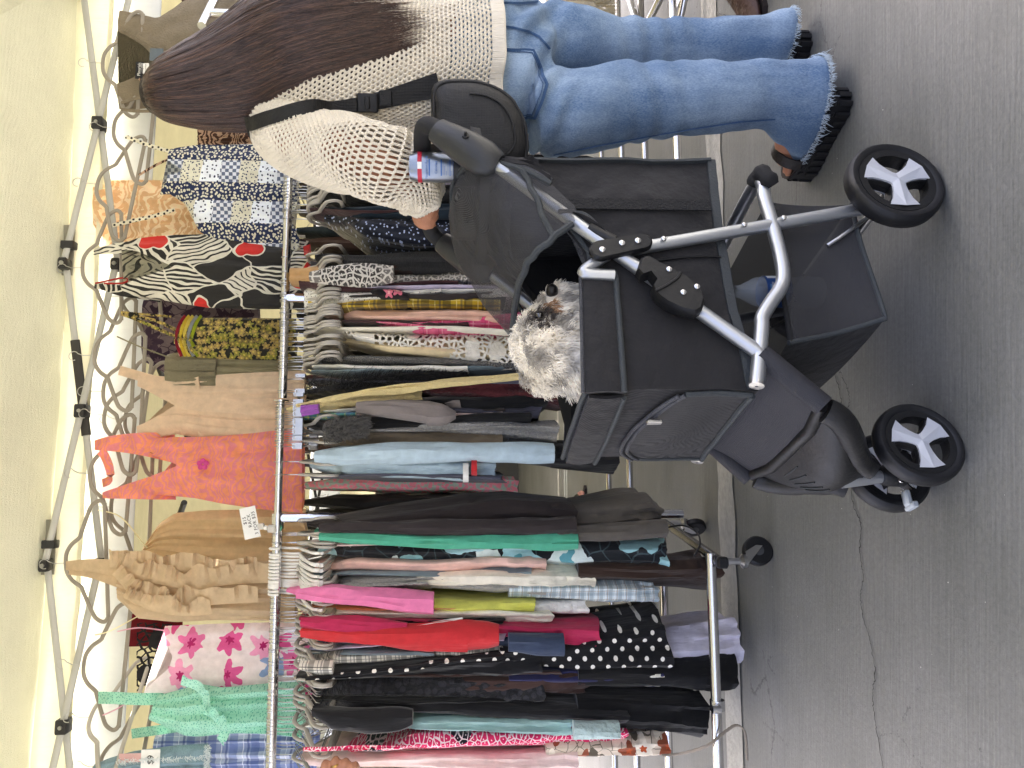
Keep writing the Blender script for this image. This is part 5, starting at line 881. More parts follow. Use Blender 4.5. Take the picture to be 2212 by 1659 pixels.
bk = sheet(lambda u, t: lerp(hood(0, pi * t), L(.603 - .02 * sin(pi * t), -.172 * cos(pi * t), .80 + .035 * sin(pi * t)), u) + SA * (.025 * sin(pi * u) * sin(pi * t) + .012 * sin(u * 22 + 3 * nz(t * 4)) * (.4 + .6 * abs(cos(pi * t)))) + SB * (-.012 * sin(u * 22) * cos(pi * t)), 22, 40).build('hood_back', FAB, ST)
for b in (-.19, .19): MB().tube([L(.40, b, .672), L(.432, b, .715), L(.45, b, .735)], .008, 10).build('hood_stub_tube', ALU, ST); MB().tube([L(.385, b * 1.04, .655), L(.418, b * 1.02, .70)], .0125, 10).build('hood_socket', BLKPL, ST)
def hang(u, t): p = lerp(L(.445, -.197, .722), L(.385, -.20, .655), u * .95); return p + SA * (.028 * t * sin(pi * u * .9) + .004) + SZ * (.016 * t) - SB * (.008 * sin(pi * t))
sheet(hang, 10, 6).build('loose_flap', FAB, ST); MB().tube([hang(i / 10, 1) for i in range(11)], .004, 8).build('loose_flap_edge', BIND, ST); MB().box(L(.452, -.202, .742), .009, .006, .034, SAX, .002).build('zip_puller', BLKPL, ST)
# front apron, foot cup
slab(lambda u, t: L(lerp(.128, .052, t) - .012 * sin(pi * u) - .003 * nz(u * 5, t * 3), lerp(-.178, .178, u), lerp(.412, .312, t)), 18, 10, .005, V((-.6, -.3, .6)).normalized()).build('front_apron', VINYL, ST)
MB().tube([L(.052, -.18, .315), L(.04, -.1, .305), L(.04, .1, .305), L(.052, .18, .315)], .012, 12).build('front_crossbar', BLKPL, ST)
side_tube('apron_sleeve', [(.15, .410), (.10, .364), (.048, .316)], .0195, VINYL, sm=0)
def cup(u, t): bm_ = lerp(.178, .055, sst(t) ** 1.2); b = lerp(-bm_, bm_, u); e = 1 - abs(2 * u - 1) ** 2.4; a = lerp(.045, -.022, t) - .045 * e * sin(pi * min(1, t * 1.02)) ** 1.1; return L(a, b, lerp(.308, .178, t))
cp = slab(cup, 28, 22, .006, V((-.9, -.43, 0))).build('foot_cup', BLKPL, ST)
for s_ in (0, 1): MB().tube([cup(s_, i / 16) for i in range(17)], [.023] * 9 + [.021] * 4 + [.019] * 4, 10).build('cup_rim', BLKPL, cp)
for k in range(5): MB().tube([cup(lerp(.55, .74, i / 8), .16 + .06 * k + .16 * (1 - (i / 8)) * (k * .25)) - SA * .0015 for i in range(9)], .0016, 6).build('grip_rib', BIND, cp)
slab(lambda u, t: L(lerp(.046, .03, t), lerp(-.15, .15, u), lerp(.306, .255, t)), 10, 5, .004, V((-.9, -.43, 0))).build('front_panel', VINYL, ST)
# basket under the cabin
def bs_(u, t, s_): a = lerp(lerp(.515, .185, u), lerp(.508, .238, u), t); z = lerp(.325 + .02 * u, .152 + .004 * sin(u * 5), t); return L(a, s_ * (.168 - .012 * sin(pi * t) + .006 * nz(a * 8, z * 8, s_)), z)
for s_ in (-1, 1):
    o = sheet(lambda u, t, s_=s_: bs_(u, t, s_), 26, 16).build('basket_side', mat('basket_net', '#2f2f31', .65, var=.15, alpha=.84), ST)
    MB().tube([bs_(i / 26, 1, s_) for i in range(27)] + [bs_(1, t / 8, s_) for t in range(7, -1, -1)], .005, 8).build('basket_binding', BIND, o); MB().tube([bs_(i / 26, .02, s_) for i in range(27)], .005, 8).build('basket_hem', INNER, o)
sheet(lambda u, t: lerp(bs_(1, t, -1), bs_(1, t, 1), u) - SA * (.006 * sin(pi * u)), 10, 10).build('basket_front', FAB, ST); sheet(lambda u, t: lerp(bs_(0, t, -1), bs_(0, t, 1), u), 10, 10).build('basket_rear', mat('basket_net', '#2f2f31'), ST); sheet(lambda u, t: lerp(bs_(t, 1, -1), bs_(t, 1, 1), u) - SZ * .008 * sin(pi * u), 10, 10).build('basket_floor', FAB, ST)
MB().tube(crm([L(.555, -.165, .345), L(.565, -.19, .34), L(.54, -.205, .335), L(.525, -.2, .325)], 4), [.016, .019, .018, .015] * 3 + [.014], 10).build('basket_corner_wrap', INNER, ST)
# drinks can in the cup holder
cn = L(.65, -.095, .918); CAN = thing('drink_can', 'silver and blue drink can with a red and white top band in the cup holder', 'can', cn)
CANM = mat('brushed_can', '#8f959c', .28, .9, var=.1); MB().lathe(cn, SZ, ((.022, 0), (.0305, .008), (.0315, .014), (.0315, .118), (.027, .130), (.0265, .134), (.0245, .134), (.0245, .130), (.004, .130)), 36).build('can_body', CANM, CAN)
def wrap(name, z0, z1, a0, a1, mt, r=.0319, n=18, c=cn): 
    m_ = MB(); vs = []; 
    for i in range(n + 1): a = lerp(a0, a1, i / n); d = V((cos(a), sin(a), 0)); vs += [c + d * r + SZ * z0, c + d * r + SZ * z1]
    return m_.add(vs, [(2 * i, 2 * i + 2, 2 * i + 3, 2 * i + 1) for i in range(n)]).build(name, mt, CAN)
cam_a = atan2(-cn.y, -cn.x); RED = mat('can_red', '#b5283c', .35); BLU = mat('can_blue', '#2d5c9c', .35, .3)
wrap('red_band', .108, .117, cam_a - 1.6, cam_a - .1, RED); wrap('red_band', .108, .117, cam_a + .35, cam_a + 1.6, RED); wrap('white_band', .108, .117, cam_a - .1, cam_a + .35, mat('label_white', '#e8e8e6', .7))
wrap('print_line', .066, .0685, cam_a - .55, cam_a + .55, BLU, .0321); wrap('print_line', .048, .050, cam_a - .55, cam_a + .55, BLU, .0321); wrap('print_line', .091, .0935, cam_a - .55, cam_a + .55, BLU, .0321)
for k in range(9): wrap('print_line', .063 - .0035 * k, .0642 - .0035 * k, cam_a - .5, cam_a + .35 * sin(k * 2.1 + 1) + .1, mat('can_print', '#5b6f9a', .4), .0321)
for tx, zz in (('Nutrition Facts', .098), ('Calories', .078)): text_mesh('lettering', tx, .0075, BLU, CAN, basis(cn + V((cos(cam_a), sin(cam_a), 0)) * .0326 + SZ * zz, V((-sin(cam_a), cos(cam_a), 0)), SZ, V((cos(cam_a), sin(cam_a), 0))))
# water bottle in the basket
bc = L(.405, .0, .165); BT = thing('water_bottle', 'crumpled clear plastic water bottle with a blue label in the stroller basket', 'bottle', bc)
PET = mat('clear_bottle', '#dfe6e8', .08, var=0, alpha=.28, spec=.8, bump=(25, .6)); MB().lathe(bc, SZ, ((.028, 0), (.033, .006), (.0325, .02), (.034, .03), (.0315, .04), (.034, .05), (.0315, .06), (.034, .07), (.0335, .08), (.0335, .13), (.03, .15), (.014, .18), (.014, .19), (.003, .19)), 28).build('bottle_shell', PET, BT)
ba = atan2(-bc.y, -bc.x); 
def wrapb(nm, z0, z1, a0, a1, mt, r): 
    m_ = MB(); vs = []
    for i in range(25): a = lerp(a0, a1, i / 24); d = V((cos(a), sin(a), 0)); vs += [bc + d * r + SZ * z0, bc + d * r + SZ * z1]
    m_.add(vs, [(2 * i, 2 * i + 2, 2 * i + 3, 2 * i + 1) for i in range(24)]).build(nm, mt, BT)
wrapb('label', .078, .132, -pi, pi, mat('bottle_blue', '#27508f', .4), .0343); wrapb('label_panel', .084, .126, ba - .5, ba + .5, mat('bottle_sky', '#5f8fc0', .4), .0346); wrapb('barcode', .082, .128, ba + 1.0, ba + 1.4, mat('label_white', '#e8e8e6', .7), .0346)
for tx, zz, sz_ in (('PURE LIFE', .12, .010), ('PURIFIED', .107, .006), ('WATER', .099, .006)): text_mesh('lettering', tx, sz_, mat('label_white', '#e8e8e6', .7) if sz_ > .007 else MATS['print_ink'], BT, basis(bc + V((cos(ba), sin(ba), 0)) * .0352 + SZ * zz, V((-sin(ba), cos(ba), 0)), SZ, V((cos(ba), sin(ba), 0))))
# ---------------------------------------------------------------- dog
DG = thing('dog', 'small curly cream and grey dog looking up from the stroller', 'dog', L(.27, -.02, .45)); db = -.03
body = MB()
def blob(a, b, z, ra, rb=None, rz=None): body.ball(L(a, b, z), ra, rb or ra, rz or ra, 18, 12, SAX)
blob(.262, db, .782, .060, .058, .055); blob(.305, db, .768, .044, .044, .042); blob(.335, db, .757, .036, .037, .034); blob(.358, db, .752, .026, .029, .026); blob(.335, db, .737, .030, .034, .024); blob(.362, db, .735, .034, .034, .030); blob(.350, db, .712, .036, .036, .030); blob(.318, db - .03, .742, .03, .022, .028); blob(.318, db + .03, .742, .03, .022, .028)
blob(.215, db - .052, .768, .036, .018, .050); blob(.215, db + .052, .768, .036, .018, .050); blob(.25, db, .735, .062, .062, .06); blob(.235, db, .70, .075, .072, .07); blob(.24, db, .62, .088, .08, .12); blob(.25, db, .53, .11, .1, .09); blob(.33, db - .05, .52, .025, .025, .09); blob(.33, db + .05, .52, .025, .025, .09)
na_, nz__ = S(1193, 634, db - .030); blob(na_ - .016, db - .012, nz__ - .004, .030, .028, .027); blob(na_ - .004, db + .004, nz__ - .026, .032, .034, .028)
bd = evalmods(body, [('REMESH', dict(mode='VOXEL', voxel_size=.006)), ('SMOOTH', dict(iterations=8, factor=.6))])
DOGM = mat('dog_skin', '#d8d0c0', .9, var=.2); dgo = bd.build('body', DOGM, DG)
FUR = mat('dog_fur', '#f6efe0', .75, var=.42, vsc=42.0, spec=.25, sheen=.2); FURD = mat('dog_fur_grey', '#b5aea2', .8, var=.4, vsc=60.0)
fl, fd, fe, ft_ = [], [], [], []; rr = random.Random(3)
tris = [f for f in bd.f]; cen = [sum((bd.v[i] for i in f), V()) / len(f) for f in tris]; nor = [((bd.v[f[1]] - bd.v[f[0]]).cross(bd.v[f[2]] - bd.v[f[0]])) for f in tris]
up_ = [i for i in range(len(tris)) if cen[i].z > .64]
bc_ = L(.3, db, .74)
for k in range(19000):
    i = rr.choice(up_); p = cen[i]; n_ = nor[i].normalized()
    a, b, z = (p - SO).dot(SA), (p - SO).dot(SB), p.z; muz = a > .315
    if (p - L(na_, db - .034, nz__)).length < .0165: continue
    if (min((p - L(.288, db - .055, .79)).length, (p - L(.288, db + .055, .79)).length) < .017): continue
    curl = z > .745 and a < .29
    ln = rr.uniform(.014, .026) * (.8 if muz else 1.0) * (1.5 if z < .73 else 1)
    dn = V((0, 0, -1)); flow = (dn * (.9 if z < .77 else .25) - SA * (.55 if muz else .35)); q3 = p * 55; flow = (n_ * .6 + flow * .75 + V((nz(q3.x, q3.y, q3.z), nz(q3.x + 9, q3.y, q3.z), nz(q3.x, q3.y + 9, q3.z))) * 1.1 + V((rr.uniform(-.15, .15), rr.uniform(-.15, .15), rr.uniform(-.15, .15)))).normalized()
    sx = flow.orthogonal().normalized(); sy = flow.cross(sx); ph = rr.uniform(0, 6.28); am = .0050 if curl else .0032; fq = rr.uniform(4, 7) if curl else rr.uniform(2.5, 4.5)
    pts = []
    for j in range(8): t = j / 7; pts.append(p - n_ * .001 + flow * (ln * t) + dn * (.006 * t * t) + (sx * sin(ph + fq * t) + sy * cos(ph + fq * t)) * (am * t))
    g_ = nz(a * 22, b * 22, z * 22)  - (.25 if z < .73 else 0); ed_ = min((p - L(.290, db - .0545, .791)).length, (p - L(.290, db + .0545, .791)).length); st_ = (p - L(.318, db - .045, .772)).length
    (fe if ed_ < .027 + .006 * nz(a * 90, z * 90) else ft_ if st_ < .017 else fd if g_ > .22 else fl).append(pts)
strands('fur', fl, .0010, FUR, DG); strands('fur', fd, .0010, FURD, DG); strands('fur', fe, .0008, mat('dog_fur_dark', '#57504a', .8, var=.3, vsc=60.0), DG); strands('fur', ft_, .0009, mat('dog_fur_rust', '#a98462', .8, var=.3, vsc=60.0), DG)
NOSE = mat('dog_nose', '#1a1819', .3, bump=(120, .4)); m_ = MB().ball(L(na_ + .002, db - .036, nz__ + .001), .0150, .0150, .0125, 14, 10, SAX); m_.build('nose', NOSE, DG)
for s_ in (-1, 1):
    e = L(.290, db + s_ * .0545, .791); MB().ball(e, .0095).build('eye', mat('dog_eye', '#120d0b', .06, coat=1.0, spec=.8), DG); MB().ball(e + SB * s_ * -.004, .0135, .007, .0115, 12, 8, SAX).build('eyelid', mat('dog_lid', '#3d342f', .8), DG)
# ---------------------------------------------------------------- the shopper
from mathutils.bvhtree import BVHTree
FD = V((-.45, .89, 0)).normalized(); LD = V((-.89, -.45, 0)).normalized()
PR = thing('person', 'woman seen from behind with long brown hair, cream open-knit sweater and flared jeans', 'person', V((.80, 1.95, 0)))
SKIN = mat('skin', '#a8755a', .55, var=.1, vsc=30.0, bump=(220, .15), spec=.35); DENIM = mat('denim_blue', pat=p_denim('#5b7697', '#9db2c8'), rough=.9, var=.08, vsc=9.0, bump=(420, .55), spec=.15, sheen=.1); DENIMD = mat('denim_seam', '#3d5a80', .85, var=.2, bump=(400, .5)); KNIT = mat('cream_yarn', '#e8dfcd', .9, var=.1, bump=(500, .5), sheen=.3, spec=.15); HAIR = mat('brown_hair', '#392b26', .38, var=.35, vsc=60.0, spec=.45); HAIRB = mat('brown_hair_under', '#241a15', .6, var=.3, bump=(30, .6, (14, 14, .6)))
body = MB()
def limb(pts, rad, n=14): body.tube(crm(pts, 4), [lerp(rad[int(i / 4)], rad[min(len(rad) - 1, int(i / 4) + 1)], (i % 4) / 4) for i in range(4 * (len(pts) - 1) + 1)], n)
hipc = V((.81, 1.955, .92)); nk = V((.757, 1.95, 1.42)); hd = V((.722, 1.925, 1.575))
sl, sr = nk + LD * .165 - V((0, 0, .055)), nk - LD * .165 - V((0, 0, .055)); el = V((.492, 1.725, 1.14)); wl = V((.452, 1.80, 1.055)); ha = V((.415, 1.838, 1.035))
aL, aR = V((.688, 1.85, .13)), V((.925, 2.06, .13)); kL, kR = PY(1450, 215, 1.87), PY(1450, 105, 2.05); hL, hR = PY(1200, 245, 1.88), PY(1200, 95, 2.0)
limb([hipc - V((0, 0, .08)), hipc, hipc + V((-.012, 0, .16)), nk - V((0, 0, .25)), nk - V((0, 0, .1))], [.12, .135, .105, .125, .10]); body.ball(hipc, .155, .11, .12, 16, 10, (LD, FD, SZ)); body.ball(nk - V((0, 0, .12)), .165, .095, .13, 16, 10, (LD, FD, SZ))
limb([nk - V((0, 0, .06)), nk + V((0, 0, .02)), hd - V((0, 0, .06))], [.06, .05, .05]); body.ball(hd, .072, .09, .108, 18, 14, (LD, FD, SZ)); body.ball(hd + FD * .03 - V((0, 0, .05)), .05, .055, .055, 14, 10, (LD, FD, SZ))
body.ball(hd + FD * .094 - V((0, 0, .012)), .011, .016, .018, 8, 6, (LD, FD, SZ)); body.ball(hd + FD * .086 - V((0, 0, .048)), .022, .01, .008, 8, 6, (LD, FD, SZ))
limb([nk + LD * .06 - V((0, 0, .03)), sl, (sl + el) / 2, el, (el + wl) / 2, wl], [.05, .055, .046, .040, .036, .026]); er = sr + V((.06, .05, -.27)); wr = er + V((-.08, .15, -.16)); limb([nk - LD * .06 - V((0, 0, .03)), sr, (sr + er) / 2, er, (er + wr) / 2, wr], [.05, .055, .046, .040, .036, .026])
for h_, k_, a_ in ((hL, kL, aL), (hR, kR, aR)): limb([h_, (h_ + k_) / 2, k_, (k_ * .6 + a_ * .4), a_, a_ - V((0, 0, .06))], [.06, .05, .038, .036, .032, .032])
# left hand closed round the push handle: palm, four bent fingers and a thumb
hdir = SB; hb_ = V(L(.692, .10, 1.027)); body.ball(hb_ + SA * .022 + SZ * .022, .030, .042, .016, 14, 8, ((SA * .75 - SZ * .65).normalized(), SB, (SA * .65 + SZ * .75).normalized())); limb([wl, (wl + hb_ + SA * .03 + SZ * .03) / 2, hb_ + SA * .03 + SZ * .028], [.026, .025, .024])
for i, (o_, ln) in enumerate(((-.030, .95), (-.010, 1.05), (.010, 1.0), (.029, .85))):
    pts = [hb_ + SB * o_ + SA * (.027 * cos(a)) + SZ * (.027 * sin(a)) for a in [radians(60 + q * 34 * ln) for q in range(7)]]; body.tube(pts, [.0098, .0098, .0094, .0092, .0088, .0082, .007], 8)
tp = [hb_ - SB * .04 + SA * .035 + SZ * .012, hb_ - SB * .045 + SA * .03 - SZ * .006, hb_ - SB * .04 + SA * .018 - SZ * .024, hb_ - SB * .03 - SA * .0 - SZ * .028]; body.tube(crm(tp, 3), [.012] * 5 + [.010] * 5, 8)
for i in range(4):                                                   # right hand, relaxed, in front of her
    q = wr + V((-.02, .03, -.03)); d_ = V((-.2, .5, -.8)).normalized(); s_ = LD * (.018 * (i - 1.5)); body.tube([q + s_, q + s_ + d_ * .05, q + s_ + d_ * .08 + V((0, -.015, -.02)), q + s_ + d_ * .09 + V((0, -.03, -.03))], [.01, .009, .0085, .007], 8)
body.ball(wr + V((-.01, .02, -.025)), .03, .018, .04, 10, 8, (LD, FD, SZ)); body.tube([wr + V((0, 0, -.01)), wr + LD * .035 + V((0, .02, -.04)), wr + LD * .04 + V((0, .03, -.065))], [.012, .011, .009], 8)
def footpos(heel, toe): d = (toe - heel); d.z = 0; d.normalize(); return d, V((-d.y, d.x, 0))
FEET = ((V((.700, 1.806, 0)), V((.572, 2.062, 0)), aL), (V((.938, 2.02, 0)), V((.815, 2.28, 0)), aR))
for hl, to, an in FEET:
    d, s_ = footpos(hl, to); z0 = .062; f_ = lambda x, y, z: hl + d * x + s_ * y + SZ * z
    limb([an - SZ * .03, f_(.06, 0, z0 + .035), f_(.12, 0, z0 + .045), f_(.19, 0, z0 + .025), f_(.225, 0, z0 + .016)], [.036, .036, .034, .034, .028]); body.ball(f_(.045, 0, z0 + .022), .03, .03, .024)
    for i in range(5): y = -.034 + .017 * i; x = .235 - .010 * abs(i - (1 if s_.dot(LD) < 0 else 3)); body.tube([f_(x - .03, y * .9, z0 + .014), f_(x, y, z0 + .014), f_(x + .022, y, z0 + .010)], [.010, .0095, .008], 8)
bm_ = evalmods(body, [('REMESH', dict(mode='VOXEL', voxel_size=.0052)), ('SMOOTH', dict(iterations=4, factor=.5))]); bo_ = bm_.build('body', SKIN, PR)
# jeans
je = MB()
def ring(c, rl_, rf, tw=0.0, n=26):
    X = LD * cos(tw) + FD * sin(tw); Y = FD * cos(tw) - LD * sin(tw); return [c + X * (rl_ * cos(2 * pi * j / n)) + Y * (rf * sin(2 * pi * j / n)) for j in range(n)]
je.loft([ring(V((.80, 1.955, .985)), .155, .118), ring(V((.80, 1.95, .95)), .172, .128), ring(V((.803, 1.94, .88)), .188, .142), ring(V((.806, 1.94, .82)), .192, .142), ring(V((.81, 1.95, .76)), .185, .125), ring(V((.81, 1.955, .72)), .17, .1)])
lc = lambda v, d, y: PY(v, d, y)
def leg(rows):
    R = []
    for v, dl, dr, y, dep in rows: c = PY(v, (dl + dr) / 2, y); hw = (dl - dr) / 2 / FPX * (c - CC).dot(FW); R.append((c, hw, dep))
    je.loft([ring(c, hw, dep) for c, hw, dep in R])
leg([(1150, 338, 160, 1.87, .10), (1230, 342, 150, 1.87, .105), (1300, 322, 142, 1.87, .102), (1400, 302, 138, 1.87, .09), (1500, 286, 136, 1.86, .085), (1600, 274, 138, 1.86, .085), (1670, 272, 140, 1.87, .09), (1700, 300, 143, 1.89, .11), (1728, 328, 146, 1.915, .142), (1742, 338, 147, 1.925, .152)])
leg([(1150, 180, 5, 1.99, .10), (1230, 170, 18, 2.0, .10), (1300, 160, 48, 2.02, .09), (1400, 156, 58, 2.05, .085), (1500, 152, 58, 2.06, .085), (1600, 152, 58, 2.06, .09), (1650, 152, 54, 2.06, .10), (1692, 152, 48, 2.06, .11)])
jm = evalmods(je, [('REMESH', dict(mode='VOXEL', voxel_size=.0075)), ('SMOOTH', dict(iterations=8, factor=.6))])
jv = jm.v; jt = BVHTree.FromPolygons([tuple(p) for p in jv], jm.f)
nrm = [V() for _ in jv]
for f in jm.f:
    nn = (jv[f[2]] - jv[f[0]]).cross(jv[f[3 % len(f)]] - jv[f[1]])
    for i in f: nrm[i] += nn
def fold_h(p):
    z = p.z; x = p.x * .9 + p.y * .45; h = .009 * nz(x * 7 + z * 6, z * 8, 1.3) + .006 * nz(x * 14 - z * 10, z * 16, 4.1)
    h += .009 * math.exp(-((z - .76) / .07) ** 2) * sin((z + x * .55) * 95) + .004 * math.exp(-((z - .46) / .10) ** 2) * sin((z - x * .4) * 85 + 2 * nz(x * 8, z * 4)) + .008 * math.exp(-((z - .2) / .09) ** 2) * nz(x * 30, z * 6, 7)
    return h
for i, p in enumerate(jv):
    if nrm[i].length > 0: jv[i] = p + nrm[i].normalized() * fold_h(p)
JE = jm.build('jeans', DENIM, PR); jt = BVHTree.FromPolygons([tuple(p) for p in jm.v], jm.f)
def stick(tree, v, d, off=.003):
    r = ray(v, d).normalized(); h = tree.ray_cast(CC, r)
    if h[0] is None: return None
    return h[0] + (h[1] if h[1].dot(r) < 0 else -h[1]) * off
def seam(pix, wid, mt, par, tree, name, off=.002, n=8):
    p = [];
    for (v0, d0), (v1, d1) in zip(pix, pix[1:]):
        for i in range(n): q = stick(tree, lerp(v0, v1, i / n), lerp(d0, d1, i / n), off); p.append(q) if q else None
    q = stick(tree, *pix[-1], off); p.append(q) if q else None
    if len(p) > 2: MB().strip(p, V((.5, -.8, .3)).cross(p[-1] - p[0]).normalized() if 0 else (lambda t: (p[min(len(p) - 1, int(t * (len(p) - 1)) + 1)] - p[max(0, int(t * (len(p) - 1)) - 1)]).cross(CC - p[int(t * (len(p) - 1))])), wid, .003).build(name, mt, par)
def patch(poly, mt, par, tree, name, n=12, off=.004):
    """cloth patch hugging a surface; poly = 4 picture corners"""
    g_ = []
    for j in range(n + 1):
        for i in range(n + 1):
            a = V(lerp(V(poly[0]), V(poly[1]), i / n)); b = V(lerp(V(poly[3]), V(poly[2]), i / n)); c = lerp(a, b, j / n); q = stick(tree, c.x, c.y, off); g_.append(q or V())
    fs = [(j * (n + 1) + i, j * (n + 1) + i + 1, (j + 1) * (n + 1) + i + 1, (j + 1) * (n + 1) + i) for j in range(n) for i in range(n)]
    fs = [f for f in fs if all(g_[k].length > .1 for k in f)]; return MB().add(g_, fs).build(name, mt, par)
pk = patch([(1082, 108), (1152, 112), (1158, 252), (1085, 248)], DENIM, JE, jt, 'back_pocket'); seam([(1082, 108), (1152, 112), (1180, 183), (1158, 254), (1110, 252)], .007, DENIMD, JE, jt, 'pocket_seam', .004); seam([(1090, 112), (1149, 117), (1173, 183), (1153, 247), (1110, 246)], .002, DENIMD, JE, jt, 'pocket_stitch', .005)
seam([(1082, 58), (1110, 62), (1140, 68), (1165, 82), (1185, 105)], .005, DENIMD, JE, jt, 'yoke_seam', .003); seam([(1195, 334), (1300, 312), (1400, 294), (1500, 277), (1600, 262), (1674, 257)], .003, DENIMD, JE, jt, 'side_seam'); seam([(1085, 10), (1130, 8), (1160, 6)], .005, DENIMD, JE, jt, 'pocket_seam', .004)
fr = []                                                              # frayed hems
for rows, cnt in (((1742, 338, 147, 1.925, .152), 900), ((1692, 152, 48, 2.06, .11), 420)):
    v, dl, dr, y, dep = rows; c = PY(v, (dl + dr) / 2, y); hw = (dl - dr) / 2 / FPX * (c - CC).dot(FW)
    for k in range(cnt):
        a = rnd.uniform(0, 2 * pi); p = c + LD * (hw * 1.0 * cos(a)) + FD * (dep * 1.0 * sin(a)) + V((0, 0, rnd.uniform(0, .012))); q = V((rnd.uniform(-.5, .5), rnd.uniform(-.5, .5), -1)) * rnd.uniform(.004, .013) * (2.6 if rnd.random() < .03 else 1); fr.append([p, p + q * .5 + V((rnd.uniform(-.003, .003), 0, 0)), p + q])
strands('frayed_hem', fr, .0008, mat('fray_cotton', '#b9c6cf', .9, var=.2), JE)
# sandals
for hl, to, an in FEET:
    d, s_ = footpos(hl, to); f_ = lambda x, y, z: hl + d * x + s_ * y + SZ * z
    prof = [(0, .0), (.006, .022), (.03, .036), (.08, .036), (.13, .038), (.18, .046), (.225, .047), (.262, .036), (.285, .012), (.288, .0)]; out = [(x, w_) for x, w_ in prof] + [(x, -w_) for x, w_ in reversed(prof[1:-1])]
    sn = MB().loft([[f_(x + .006 * (1 - z / .06), y * k, z) for x, y in out] for z, k in ((.0, .96), (.006, 1.0), (.05, 1.03), (.062, .98))]).build('sandal', RUBBER, PR); ORG[sn.name] = ORG[PR.name]
    MB().loft([[f_(x * .98 + .003, y * .93, z) for x, y in out] for z in (.062, .068)]).build('footbed', mat('footbed_brown', '#2b211d', .7), sn)
    n_ = len(out); big = []
    for i in range(n_):
        x0, y0_ = out[i]; x1, y1 = out[(i + 1) % n_]; k = max(1, int(sqrt((x1 - x0) ** 2 + (y1 - y0_) ** 2) / .02))
        for j in range(k): big.append((lerp(x0, x1, j / k), lerp(y0_, y1, j / k), x1 - x0, y1 - y0_))
    lg = MB()
    for x, y, dx, dy_ in big:
        t = (d * dx + s_ * dy_); t.normalize(); o_ = t.cross(SZ); lg.box(f_(x, y, .018), .013, .008, .034, (t, o_, SZ), .002); lg.box(f_(x, y, .048) , .017, .005, .014, (t, o_, SZ), .002)
    lug = lg.build('tread_lugs', RUBBER, sn)
    for x in (.19,): MB().strip([f_(x, .052 * cos(a), .062 + .062 * sin(a)) for a in [pi * i / 12 for i in range(13)]], d, .032, .004).build('strap', mat('sandal_leather', '#1c1816', .5, bump=(90, .3)), sn)
# sweater: an open net of yarn, body and left sleeve
def hexnet(fn, nu, nv, closed=True):
    """staggered six-sided stitches over fn(u, v)"""
    vs = {}; vl = []; fs = []
    def P_(i, j):
        ii = i % nu if closed else i
        if (ii, j) not in vs: vs[(ii, j)] = len(vl); vl.append(fn(ii / nu, j / nv))
        return vs[(ii, j)]
    for r in range(nv // 3):
        j = r * 3; sh = 0 if r % 2 == 0 else 1
        for c in range(nu // 2):
            i = c * 2 + sh
            fs.append((P_(i, j + 1), P_(i + 1, j), P_(i + 2, j + 1), P_(i + 2, j + 3), P_(i + 1, j + 4), P_(i, j + 3)))
    return MB().add(vl, fs)
def torso(u, v):
    z, cx, cy_, rl_, rf = tab([(0, 1.435, .757, 1.945, .085, .075), (.05, 1.425, .757, 1.945, .13, .085), (.1, 1.40, .757, 1.945, .18, .10), (.17, 1.36, .757, 1.945, .202, .12), (.3, 1.28, .765, 1.945, .205, .14), (.55, 1.12, .785, 1.945, .198, .142), (.8, .96, .80, 1.94, .205, .15), (1, .848, .805, 1.935, .222, .165)], v)
    a = 2 * pi * u; r_ = 1 + .05 * nz(cos(a) * 2.5, sin(a) * 2.5, z * 3.5) * (.3 + v) + .03 * nz(cos(a) * 6, sin(a) * 6, z * 5 + 3) * v
    return V((cx, cy_, z + .010 * nz(cos(a) * 2, sin(a) * 2, 9) * v)) + LD * (rl_ * cos(a) * r_) + FD * (rf * sin(a) * r_)
apath = crm([nk + LD * .10 - V((0, 0, .045)), sl + LD * .012 + V((0, 0, -.004)), lerp(sl, el, .5) + LD * .012, el + V((0, -.005, -.012)), lerp(el, wl, .55) + V((.0, -.01, -.025)), wl + V((-.004, .004, -.012)), wl + V((-.012, .02, -.02))], 8)
def even(pts, n):
    for _ in range(6): pts = [pts[0]] + [(pts[i - 1] + pts[i] * 2 + pts[i + 1]) / 4 for i in range(1, len(pts) - 1)] + [pts[-1]]
    ds = [0.0]
    for p, q in zip(pts, pts[1:]): ds.append(ds[-1] + (q - p).length)
    rows_ = [(x, p.x, p.y, p.z) for x, p in zip(ds, pts)]; return [V(tab(rows_, ds[-1] * i / n)) for i in range(n + 1)]
apath = even(apath, 60)
def sleeve(u, v):
    k = v * (len(apath) - 1); i = min(len(apath) - 2, int(k)); p = lerp(apath[i], apath[i + 1], k - i); t = (apath[i + 1] - apath[i]).normalized(); X = t.orthogonal(); X = (V((0, 0, 1)) - t * t.z).normalized() if abs(t.z) < .95 else (FD - t * FD.dot(t)).normalized(); X = (FD - t * FD.dot(t)).normalized(); Y = t.cross(X); r_ = tab([(0, .075), (.15, .082), (.35, .083), (.55, .086), (.75, .083), (.9, .066), (.97, .052), (1, .056)], v)[0]
    a = 2 * pi * u; q = 1 + .12 * nz(cos(a) * 2, sin(a) * 2, v * 9) * (.3 + v) + .06 * sin(v * 60 + 2 * nz(cos(a) * 2, sin(a) * 2)) * sst((v - .6) / .3)
    return p + X * (cos(a) * r_ * q) + Y * (sin(a) * r_ * q)
SW = None
for nm, fn, nu, nv in (('sweater', torso, 184, 186), ('sleeve', sleeve, 84, 174)):
    net = hexnet(fn, nu, nv); wf = evalmods(net, [('WIREFRAME', dict(thickness=.0078, use_even_offset=False, use_replace=True, use_boundary=True))])
    o = wf.build(nm, KNIT, SW or PR); 
    if SW is None: SW = o
